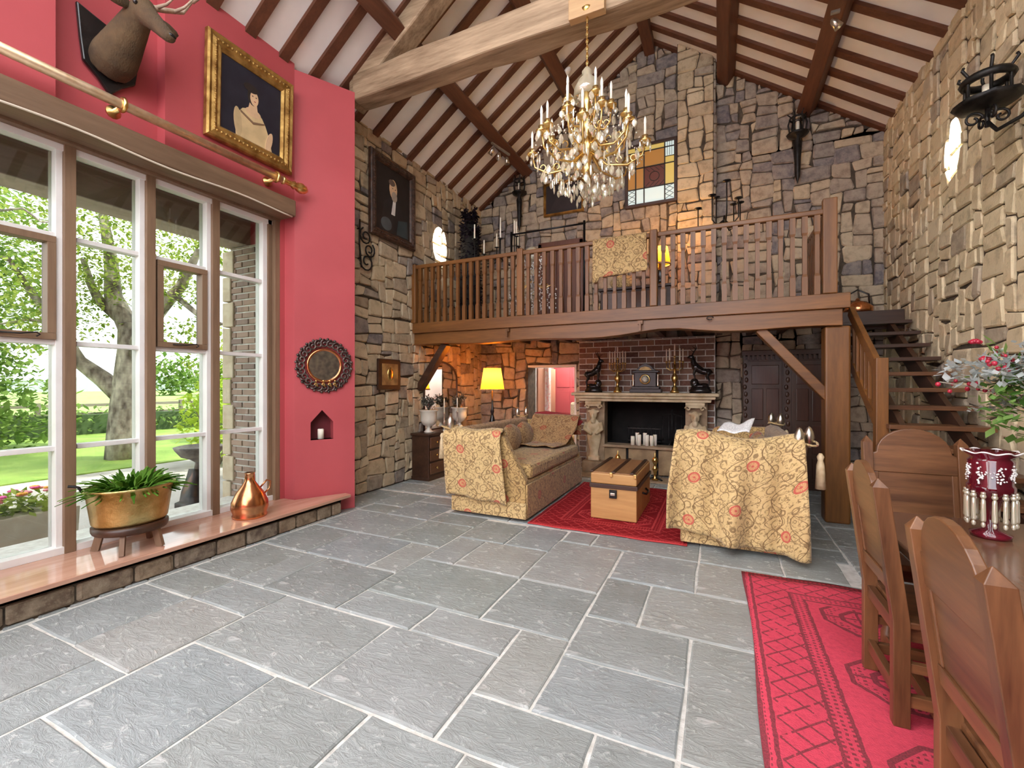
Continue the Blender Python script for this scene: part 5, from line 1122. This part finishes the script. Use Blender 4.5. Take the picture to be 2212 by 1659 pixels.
# ------------------------------------------------------------------ ceiling fittings
sm_ = thing('smoke_alarm', 'round white smoke alarm on the upper left purlin', 'smoke alarm', (-2.2, 6.77, 6.46)); Mx = Matrix.Rotation(2.4, 3, 'Y')
MB().lathe([(.085, 0), (.085, .02), (.06, .04), (0, .045)], 20, (0, 0, 0), Mx).build('case', M_white, sm_)
def spot(name, label, loc, targets, lit, energy, half, bar):
    t = thing(name, label, 'spotlight', loc); L_ = Vector(loc)
    m = MB(); m.bar(*bar, .03, .03); m.build('mounting_bar', M_silver, t)
    for i, (p, tg) in enumerate(targets):
        d = (Vector(tg)-L_-Vector(p)).normalized(); x, y = frame_of(d); A = Matrix((x, y, d)).transposed()
        h = MB().lathe([(.012, -.06), (.03, -.04), (.045, .06), (.04, .06), (.025, .0), (0, 0)], 14, p, A).build('lamp_head', M_silver, t)
        if i == lit:
            l = bpy.data.lights.new(name+'_beam', 'SPOT'); l.energy = energy; l.spot_size = 2*half; l.spot_blend = .06; l.shadow_soft_size = .004; l.color = (1, .97, .92)
            o = bpy.data.objects.new(name+'_beam', l); COL.objects.link(o); o.parent = t; o.location = Vector(p)+d*.07; o.rotation_euler = d.to_track_quat('-Z', 'Y').to_euler()
spot('spot_bar', 'three lamp spotlight bar under the lower left purlin', (-3.3, 6.6, 5.42), [((-.08, -.14, -.1), (-4.45, 6.49, 3.9)), ((-.02, .0, -.12), (-3.4, 5.9, 2.5)), ((.03, .2, -.12), (-3.0, 6.9, 2.5))], 0, 300, radians(7.2), ((-.05, -.2, 0), (.05, .26, 0)))
spot('single_spot', 'single spotlight on the lower right purlin aimed at the side wall', (1.12, 5.75, 5.45), [((0, 0, -.1), (2.14, 5.9, 3.86))], 0, 300, radians(5.6), ((-.04, 0, .02), (.04, 0, .02)))
# ------------------------------------------------------------------ iron wall lights
def scroll(mb, c, r, ax, ay, turns=1.6, s=1, th=.012, a0=0):
    pts = []
    for k in range(18): f = k/17; a = a0+s*f*turns*2*pi; q = r*(1-.75*f); pts.append(Vector(c)+Vector(ax)*cos(a)*q+Vector(ay)*sin(a)*q)
    mb.tube(pts, th, 6); return pts[0]
isc = thing('iron_scroll', 'black wrought iron scroll bracket on the stone wall by the red pier', 'bracket', (-4.38, 4.68, 3.1)); m = MB()
Y_, Z_ = (0, 1, 0), (0, 0, 1)
scroll(m, (0, -.02, .42), .12, Y_, Z_, 1.5, 1, .011, 2); scroll(m, (0, .05, .25), .11, Y_, Z_, 1.5, -1, .011, 1); scroll(m, (0, .0, .08), .13, Y_, Z_, 1.3, 1, .011, 3.5); m.tube([(0, -.13, .62), (0, -.14, .3), (0, -.1, -.02)], .011, 6); m.tube([(-.05, -.13, .5), (0, -.13, .5)], .01, 6); m.tube([(-.05, -.12, .1), (0, -.12, .1)], .01, 6)
m.build('scrollwork', M_iron, isc)
def torch(label, loc):
    t = thing('iron_torch', label, 'wall light', loc)
    MB().lathe([(.0, 0), (.035, .12), (.045, .4), (.06, .6), (.03, .68), (.13, .72), (.15, .75), (.1, .77)], 10, (0, -.12, 0), ripple=lambda q, z: 1+.08*sin(q*5)).build('body', M_iron, t)
    m = MB()
    for i in range(6): a = i*pi/3; m.tube([(cos(a)*.1, -.12+sin(a)*.1, .76), (cos(a)*.12, -.12+sin(a)*.12, .9), (cos(a)*.09, -.12+sin(a)*.09, 1.02), (cos(a)*.13, -.12+sin(a)*.13, 1.06)], [.012, .012, .01, .006], 6)
    m.tube([(cos(a)*.1, -.12+sin(a)*.1, .98) for a in [2*pi*i/14 for i in range(14)]], .014, 6, closed=True); m.tube([(0, 0, .32), (0, -.12, .5), (0, -.22, .76)], .012, 6); m.build('basket', M_iron, t)
    MB().lathe([(.025, .77), (.025, .93), (0, .94)], 10, (0, -.12, 0)).build('candle', M_wax, t)
torch('black iron torch light on the gable to the right of the flue', (1.06, 7.955, 4.5)); torch('black iron torch light on the gable left of the gilt framed picture', (-3.5, 7.955, 4.45))
ln = thing('iron_lantern', 'wrought iron basket lantern on a curved arm from the right wall', 'wall light', (1.85, 4.60, 3.60))
MB().lathe([(0, 0), (.06, .01), (.17, .03), (.2, .055), (.16, .05), (0, .03)], 18, ripple=lambda t, z: 1+.05*sin(t*10)).build('dish', M_iron, ln)
m = MB()
for i in range(6): a = i*pi/3+.3; m.tube([(cos(a)*.13, sin(a)*.13, .05), (cos(a)*.13, sin(a)*.13, .25), (cos(a)*.17, sin(a)*.17, .3), (cos(a)*.16, sin(a)*.16, .32)], .011, 6)
m.tube([(cos(a)*.13, sin(a)*.13, .22) for a in [2*pi*i/18 for i in range(18)]], .03, 6, closed=True); m.build('crown', M_iron, ln)
m = MB(); m.tube([(0, 0, 0), (0, 0, -.14)], .014, 6)
for a in (0, 1.57, 3.14, 4.71): scroll(m, (cos(a)*.08, sin(a)*.08, -.07), .06, (cos(a), sin(a), 0), Z_, 1.2, -1, .009, 3.1)
m.tube([(0, 0, -.1), (.03, -.06, -.2), (.1, -.2, -.19), (.2, -.32, -.08), (.27, -.38, -.02)], .014, 7); m.build('scroll_arm', M_iron, ln)
MB().lathe([(.03, .05), (.03, .18), (0, .19)], 10).build('candle', M_wax, ln)
# ------------------------------------------------------------------ gable window and gallery door
sw = thing('window_2', 'small leaded stained glass window in the gable beside the flue', None, (-1.07, 7.93, 4.58), kind='structure')
def lit(name, c, e):
    g = NG(name); g.set(c, .3); g._in(g.b.inputs['Emission Color'], c); g.b.inputs['Emission Strength'].default_value = e; return g.mat
GA, GP, GY, GR_ = lit('amber_glass', (.42, .2, .045), .04), lit('pale_glass', (.5, .6, .58), .10), lit('yellow_glass', (.6, .45, .12), .06), lit('ruby_glass', (.14, .04, .025), .01); M_lead = pm('lead_came', (.03, .025, .022), rough=.6)  # faint pane glow stands in for daylight behind the glass
Wd, Hd = .86, 1.08
for x0, x1, z0, z1 in ((-Wd/2, Wd/2, 0, .05), (-Wd/2, Wd/2, Hd-.05, Hd), (-Wd/2, -Wd/2+.05, .05, Hd-.05), (Wd/2-.05, Wd/2, .05, Hd-.05)): MB().box(x0, x1, -.03, .06, z0, z1).build('frame', M_dark['x'], sw, bevel=.005)
for x0, x1, z0, z1, mt in ((-.38, -.26, .05, .3, GP), (-.24, .22, .05, .3, GP), (.24, .38, .05, .3, GP), (.24, .38, .32, .78, GY), (.24, .38, .8, 1.03, GP), (-.38, .22, .68, .94, GA), (-.38, .22, .95, 1.03, GY), (-.1, .22, .32, .66, GR_), (-.38, -.12, .32, .66, GA)):
    MB().box(x0, x1, 0, .012, z0, z1).build('pane', mt, sw)
m = MB()
for x in (-.25, .23, -.11): m.box(x-.01, x+.01, -.012, .02, .05, 1.03)
for z in (.31, .67, .945): m.box(-.38, .38, -.012, .02, z-.008, z+.008)
for x0 in (-.38, .24):
    for k in range(3): m.bar((x0, -.004, .07+.08*k), (x0+.13, -.004, .15+.08*k), .006, .006); m.bar((x0+.13, -.004, .07+.08*k), (x0, -.004, .15+.08*k), .006, .006)
for k in range(3): m.box(.27+.035*k, .276+.035*k, -.008, .0, .8, 1.03)
for k in range(4): m.bar((-.1+.08*k, -.004, .32), (-.1+.08*(k+1), -.004, .40), .006, .006); m.bar((-.1+.08*k, -.004, .66), (-.1+.08*(k+1), -.004, .58), .006, .006)
m.tube([(.06+cos(a)*.08, -.004, .49+sin(a)*.08) for a in [2*pi*i/16 for i in range(16)]], .006, 5, closed=True); m.build('lead_came', M_lead, sw)
d3 = thing('door_3', 'dark brown plank door on the balcony gable', None, (-2.7, 7.94, 2.47), kind='structure'); M_dr3 = wood('gallery_door', (.10, .035, .02), (.17, .065, .035), 'z', .4)
for i in range(5): MB().box(-.36+.146*i, -.22+.146*i, -.02, .015, 0, 1.62).build('plank', M_dr3, d3, bevel=.004)
for x0, x1, z0, z1 in ((-.44, -.37, 0, 1.7), (.37, .44, 0, 1.7), (-.44, .44, 1.63, 1.72)): MB().box(x0, x1, -.03, .02, z0, z1).build('door_frame', M_dr3, d3, bevel=.004)
# ------------------------------------------------------------------ things on the balcony
zB = 2.461
fc = thing('floor_candelabrum', 'tall black floor candelabrum with white tapers on the balcony', 'candelabrum', (-3.3, 6.6, zB)); m = MB()
m.tube([(0, 0, .06), (0, 0, 1.52)], .018, 8)
for a in (0.3, 2.4, 4.5): m.tube([(0, 0, .12), (cos(a)*.18, sin(a)*.18, .012)], .015, 6)
m.build('stem', M_iron, fc)
for i, (a, r_, z_) in enumerate(((0, .3, 1.44), (.9, .34, 1.36), (2.2, .34, 1.4), (3.14, .3, 1.22), (3.7, .42, 1.42), (5.2, .32, 1.34), (1.57, .02, 1.56), (.4, .24, 1.5))):
    c, s = cos(a)*r_, sin(a)*r_; m = MB(); m.tube([(0, 0, 1.15), (c*.4, s*.4, 1.04), (c*.85, s*.85, 1.02), (c, s, 1.12), (c, s, z_)], .009, 6); ao = m.build('arm', M_iron, fc)
    MB().lathe([(.01, 0), (.045, .015), (.02, .02)], 10, (c, s, z_)).build('cup', M_iron, ao); MB().lathe([(.014, .015), (.011, .25), (0, .26)], 8, (c, s, z_)).build('taper', M_wax, ao)
gr = thing('garment_rail', 'black metal garment rail standing on the balcony', 'rail', (-2.35, 6.3, zB)); M_blk = pm('black_rail', (.01, .01, .011), rough=.3, metal=.5)
MB().tube([(-.62, 0, 1.38), (.59, 0, 1.38)], .014, 8).build('top_bar', M_blk, gr)
for x in (-.6, .57): MB().tube([(x, 0, .02), (x, 0, 1.42)], .018, 8).build('upright', M_blk, gr); MB().tube([(x, -.22, .02), (x, .22, .02)], .015, 8).build('foot', M_blk, gr)
hc = thing('hanging_crystal', 'long crystal chandelier hung from the garment rail', 'chandelier', (-2.6, 6.3, zB+.12)); m = MB(); m.tube([(0, 0, 1.25), (0, 0, 1.02)], .004, 5); m.build('wire', M_silver, hc)
MB().lathe([(.03, 1.02), (.1, .98), (.12, .9), (.08, .84), (.05, .8)], 14, ripple=lambda t, z: 1+.15*sin(t*7)).build('crown', M_crystal, hc); m = MB()
for sx in (-.15, 0, .15):
    for k in range(46): m.ball((sx*(1-.0*k)+rr.uniform(-.025, .025), rr.uniform(-.04, .04), .86-k*.0185), rr.uniform(.009, .018), 6, 4)
for sx in (-.36, -.26, .26, .36):
    for k in range(16): m.ball((sx+rr.uniform(-.03, .03), rr.uniform(-.03, .03), .42-k*.024), rr.uniform(.01, .016), 6, 4)
m.build('crystal_strands', pm('sparkling_crystal', (.7, .7, .68), (.95, .95, .92), 60, rough=.1, spec=.9), hc, kind='stuff'); m = MB()
for sx in (-.36, -.26, .26, .36): m.tube([(0, 0, .5), (sx*.6, 0, .38), (sx, 0, .43)], .01, 6)
m.build('arms', M_gold, hc)
rb = thing('ruffled_robe', 'tall dark ruffled robe on a stand in the balcony corner', 'robe', (-4.08, 6.95, zB)); lf = MB(); MB().lathe([(.2, 0), (.2, .02), (.02, .04), (.02, 1.9)], 12).build('stand', M_iron, rb)
M_rob = leaf_mat('dark_ruffle', (.012, .01, .016), (.06, .05, .075))
for i in range(900): z = rr.uniform(.15, 2.15); R_ = .2-.06*abs(z-1.1)+.04*(z < .8); a = rr.uniform(0, 6.28); leaves(lf, rr, (cos(a)*R_*.8, sin(a)*R_*.8, z), (.02, .02, .02), 3, .085)
lf.build('ruffles', M_rob, rb, kind='stuff'); MB().lathe([(.2, .1), (.19, .8), (.17, 1.5), (.12, 1.9), (.05, 2.05)], 14).build('lining', M_soot, rb)
def thr4(a, b):
    y, z = path_pt([(5.83, 2.95), (5.82, 3.36), (5.79, 3.40), (5.725, 3.40), (5.705, 3.36), (5.70, 2.88)], b)
    return (-1.50+.66*a+.03*b*a, y-(.006*sin(a*20)*max(0, b-.5)), z+.10*a*max(0, b-.6)-(.06 if b > .99 and a < .1 else 0))
cloth('rail_throw', 'gold patterned throw folded over the balcony handrail', thr4, 24, 30, M_damlight, (-1.2, 5.77, 2.9), thick=.008)
sb = thing('gallery_sideboard', 'low dark sideboard behind the balcony spindles', 'sideboard', (-1.15, 7.15, zB)); MB().box(-.55, .5, -.2, .2, .1, .5).build('body', M_dark['x'], sb, bevel=.006); MB().box(-.58, .53, -.23, .22, .5, .54).build('top', M_dark['x'], sb, bevel=.006)
for x in (-.5, .45):
    for y in (-.16, .16): MB().box(x-.025, x+.025, y-.025, y+.025, 0, .1).build('leg', M_dark['z'], sb)
for x in (-.35, -.02, .3): MB().box(x-.14, x+.14, -.208, -.2, .14, .46).build('panel', M_drw, sb, bevel=.006)
cu = thing('gallery_cushion', 'cream cushion propped on the balcony sideboard', 'cushion', (-1.4, 7.15, zB+.541)); MB().ball((0, 0, .12), (.2, .07, .12), 14, 9).build('pad', M_damlight, cu)
lamp('gallery_lamp', 'lit lamp with a bell shade on the balcony sideboard', (-.82, 7.12, zB+.541), .36, .15, .26, 6)
cr = thing('iron_candelabrum', 'empty black iron candelabrum standing on the balcony near the flue', 'candelabrum', (.06, 6.6, zB)); m = MB(); m.tube([(0, 0, .05), (0, 0, 1.3)], .016, 8)
for a in (0.3, 2.4, 4.5): m.tube([(0, 0, .12), (cos(a)*.2, sin(a)*.2, .012)], .013, 6)
m.build('stem', M_iron, cr)
for i in range(7):
    a = 2*pi*i/7+.3; r_ = .33 if i % 2 else .2; z_ = 1.45+.08*(i % 3); c, s = cos(a)*r_, sin(a)*r_; m = MB(); m.tube([(0, 0, 1.25), (c*.5, s*.5, 1.14), (c, s, 1.22), (c, s, z_)], .008, 6); ao = m.build('arm', M_iron, cr)
    MB().lathe([(.01, 0), (.05, .012), (.05, .02)], 10, (c, s, z_)).build('pan', M_iron, ao)
kt = thing('copper_kettle', 'black and copper kettle on the stair landing', 'kettle', (1.7, 7.45, 2.442)); MB().lathe([(.14, 0), (.17, .04), (.17, .1), (.1, .17), (.03, .19), (.02, .22), (0, .23)], 20).build('body', M_copper, kt)
m = MB(); m.tube([(-.13, 0, .14), (-.12, 0, .27), (0, 0, .34), (.12, 0, .27), (.13, 0, .14)], .012, 6); m.tube([(-.15, 0, .06), (-.22, 0, .12), (-.25, 0, .18)], [.025, .018, .014], 8); m.build('handle_and_spout', M_black, kt)
# ------------------------------------------------------------------ the hall through the doorway
d1 = thing('door_1', 'doorway with a pale frame and an open plank leaf left of the chimney', None, (-2.9, 8.2, 0), kind='structure')
for x0, x1, z0, z1 in ((-.49, .49, 1.83, 1.87), (.45, .49, 0, 1.83)): MB().box(x0, x1, -.2, .2, z0, z1).build('door_lining', M_white, d1)
m = MB(); m.bar((-.47, .24, .93), (-.36, .98, .93), .04, 1.8); m.build('leaf', wood('pink_brown_leaf', (.36, .16, .1), (.5, .25, .16), 'z', .4), d1)
MB().box(-4.2, -4.1, 8.4, 9.9, 0, 2.4).box(-2.2, -2.1, 8.4, 9.9, 0, 2.4).box(-4.2, -2.1, 9.8, 9.9, 0, 2.4).box(-4.2, -2.1, 8.4, 9.9, 2.4, 2.5).build('wall_hall', M_white, label='white walls of the hall beyond the doorway', kind='structure')
d2 = thing('door_2', 'red panelled door across the hall', None, (-3.05, 9.74, 0), kind='structure'); MB().box(-.42, .42, -.02, .04, .02, 2.0).build('leaf', M_red, d2, bevel=.004)
for x0, x1 in ((-.35, -.03), (.03, .35)):
    for z0, z1 in ((.12, .75), (.85, 1.35), (1.43, 1.92)): MB().box(x0, x1, -.032, -.018, z0, z1).build('panel', M_red, d2, bevel=.01)
hcn = MB(); hcn.grid(lambda a, b: (-3.36+.16*a, 8.75+.03*sin(a*14), .05+1.85*b), 16, 6); hcn.build('hall_curtain', pm('pink_print', (.8, .74, .7), (.75, .4, .4), 18, lo=.5, hi=.62), label='pink printed curtain strip inside the doorway', cat='curtain', solid=.008)
hch = thing('hall_chair', 'floral upholstered chair beyond the doorway', 'chair', (-2.66, 8.95, 0)); MB().box(-.24, .24, -.24, .24, .36, .46).build('seat', M_damlight, hch, bevel=.04); MB().box(-.24, .24, .18, .28, .46, 1.12).build('backrest', damask('hall_floral', (.72, .68, .52), (.8, .76, .62), (.2, .22, .1), (.5, .2, .15), .5), hch, bevel=.05)
for x in (-.2, .2):
    for y in (-.2, .2): MB().box(x-.025, x+.025, y-.025, y+.025, 0, .36).build('leg', M_white, hch)
hl = thing('hall_fill_light', 'white globe light added out of sight to brighten the hall', 'lamp', (-2.9, 9.1, 2.12)); MB().ball((0, 0, .1), .09).build('globe', glassy('globe_glass', (.9, .9, .9), .05, .3), hl); MB().tube([(0, 0, .18), (0, 0, .28)], .02, 8).build('rod', M_white, hl)  # lamp added out of view to light the hall
l = bpy.data.lights.new('hall_fill_bulb', 'POINT'); l.energy = 6; l.color = (1, .93, .85); l.shadow_soft_size = .05; lo = bpy.data.objects.new('hall_fill_bulb', l); COL.objects.link(lo); lo.parent = hl; lo.location = (0, 0, .1)
# ------------------------------------------------------------------ table things
zT = .762
M_ruby = pm('ruby_glass_solid', (.10, .004, .012), (.2, .01, .025), 5, rough=.06, spec=.8, Transmission_Weight=.35)
lv = thing('ruby_lustre', 'ruby glass lustre vase hung with clear prisms on the table', 'vase', (1.19, 2.93, zT))
MB().lathe([(.07, 0), (.075, .02), (.03, .04), (.025, .12), (.04, .18), (.085, .22), (.085, .25), (.078, .26), (.082, .37), (.07, .385), (.1, .41), (.095, .415), (.06, .38), (.06, .27), (0, .26)], 32, ripple=lambda t, z: 1+(.06*sin(t*8) if z > .4 else 0)).build('glass', M_ruby, lv)
m = MB(); m.tube([(.1*cos(t)*(1+.06*sin(t*8)), .1*sin(t)*(1+.06*sin(t*8)), .412+.005*sin(t*8)) for t in [2*pi*i/64 for i in range(64)]], .0035, 5, closed=True); m.build('enamel_rim', M_white, lv); m = MB(); rr = random.Random(8)
for i in range(8):
    a0 = i*pi/4
    for k in range(26): a = a0+rr.gauss(0, .14); m.ball((.083*cos(a), .083*sin(a), .315+rr.gauss(0, .018)), rr.uniform(.003, .006), 5, 3)
m.build('enamel_flowers', M_white, lv)
m = MB(); m.tube([(0, 0, 0), (0, 0, -.012)], .009, 6); m.ball((0, 0, -.02), .012, 8, 5); m.lathe([(.009, -.14), (.011, -.13), (.009, -.04), (.005, -.03)], 4); m.ball((0, 0, -.155), (.009, .009, .014), 6, 4); PM = m.mesh('prism', M_crystal)
for i in range(14): a = 2*pi*i/14; instance('prism', PM, lv, (.084*cos(a), .084*sin(a), .225), (0, 0, a))
fv = thing('flower_vase', 'tall cream vase at the right edge of the table', 'vase', (1.46, 3.0, zT)); MB().lathe([(.06, 0), (.05, .03), (.07, .12), (.09, .28), (.06, .46), (.05, .52), (.06, .55), (.05, .54)], 20).build('body', M_cer, fv)
fb = thing('flower_arrangement', 'loose arrangement of red berries, silver leaves and greenery in the tall vase', 'flowers', (1.46, 3.0, zT+.53))
M_sil = leaf_mat('silver_leaf', (.42, .48, .48), (.72, .75, .74)); M_grn = leaf_mat('fresh_leaf', (.10, .26, .05), (.35, .52, .16)); M_ber = pm('red_berry', (.3, .01, .03), (.5, .03, .06), 20, rough=.25)
st_, si, gn, be = MB(), MB(), MB(), MB()
for i in range(48):
    a = rr.uniform(0, 6.28); L = rr.uniform(.28, .48); e = rr.uniform(.05, 1.35); p1 = Vector((cos(a)*cos(e)*L, sin(a)*cos(e)*L*.8, .05+sin(e)*L*.85)); mid = p1*.55+Vector((0, 0, .06)); st_.tube([(0, 0, 0), mid, p1], .003, 4); k = i % 3
    for f in range(9):
        q = mid.lerp(p1, f/8)
        if k == 0: leaves(si, rr, q, (.02, .02, .02), 5, .04)
        elif k == 1: leaves(gn, rr, q, (.03, .03, .03), 3, .06)
        elif f > 2: be.ball(q+Vector((rr.gauss(0, .015), rr.gauss(0, .015), rr.gauss(0, .015))), rr.uniform(.008, .013), 6, 4)
leaves(gn, rr, (-.1, 0, .1), (.2, .18, .16), 220, .065); leaves(si, rr, (-.2, .02, .28), (.22, .16, .08), 420, .05)
st_.build('stems', M_bark, fb); si.build('silver_leaves', M_sil, fb, kind='stuff'); gn.build('green_leaves', M_grn, fb, kind='stuff'); be.build('berries', M_ber, fb, kind='stuff')
def rose(c, r):
    m = MB()
    for k in range(14): a = k*2.4; q = r*(.25+.055*k); m.ball((c[0]+cos(a)*q*.5, c[1]+sin(a)*q*.5, c[2]+r*.4-q*.35), (r*.36, r*.36, r*.3), 7, 5)
    return m.build('rose', M_ber, fb)
for c in ((-.28, .05, .42), (-.26, .0, .33), (-.06, -.05, .42)): rose(c, .035)
# ------------------------------------------------------------------ repeats carry a shared group
GROUPS = dict(knole_sofa='pair of damask sofas', dining_chair='oak chairs along the table side', stag_statue='stag statues on the mantel', candelabrum='brass candelabra on the mantel', andiron='pair of andirons', ceramic_urn='cream urns on the drawer chest',
    candlestick='candlesticks on the drawer chest', iron_torch='iron torches on the gable', distant_tree='far trees beyond the field', sofa_throw='throws on the sofas')
for o in COL.objects:
    k = o.name.split('.')[0]
    if o.parent is None and k in GROUPS: o['group'] = GROUPS[k]
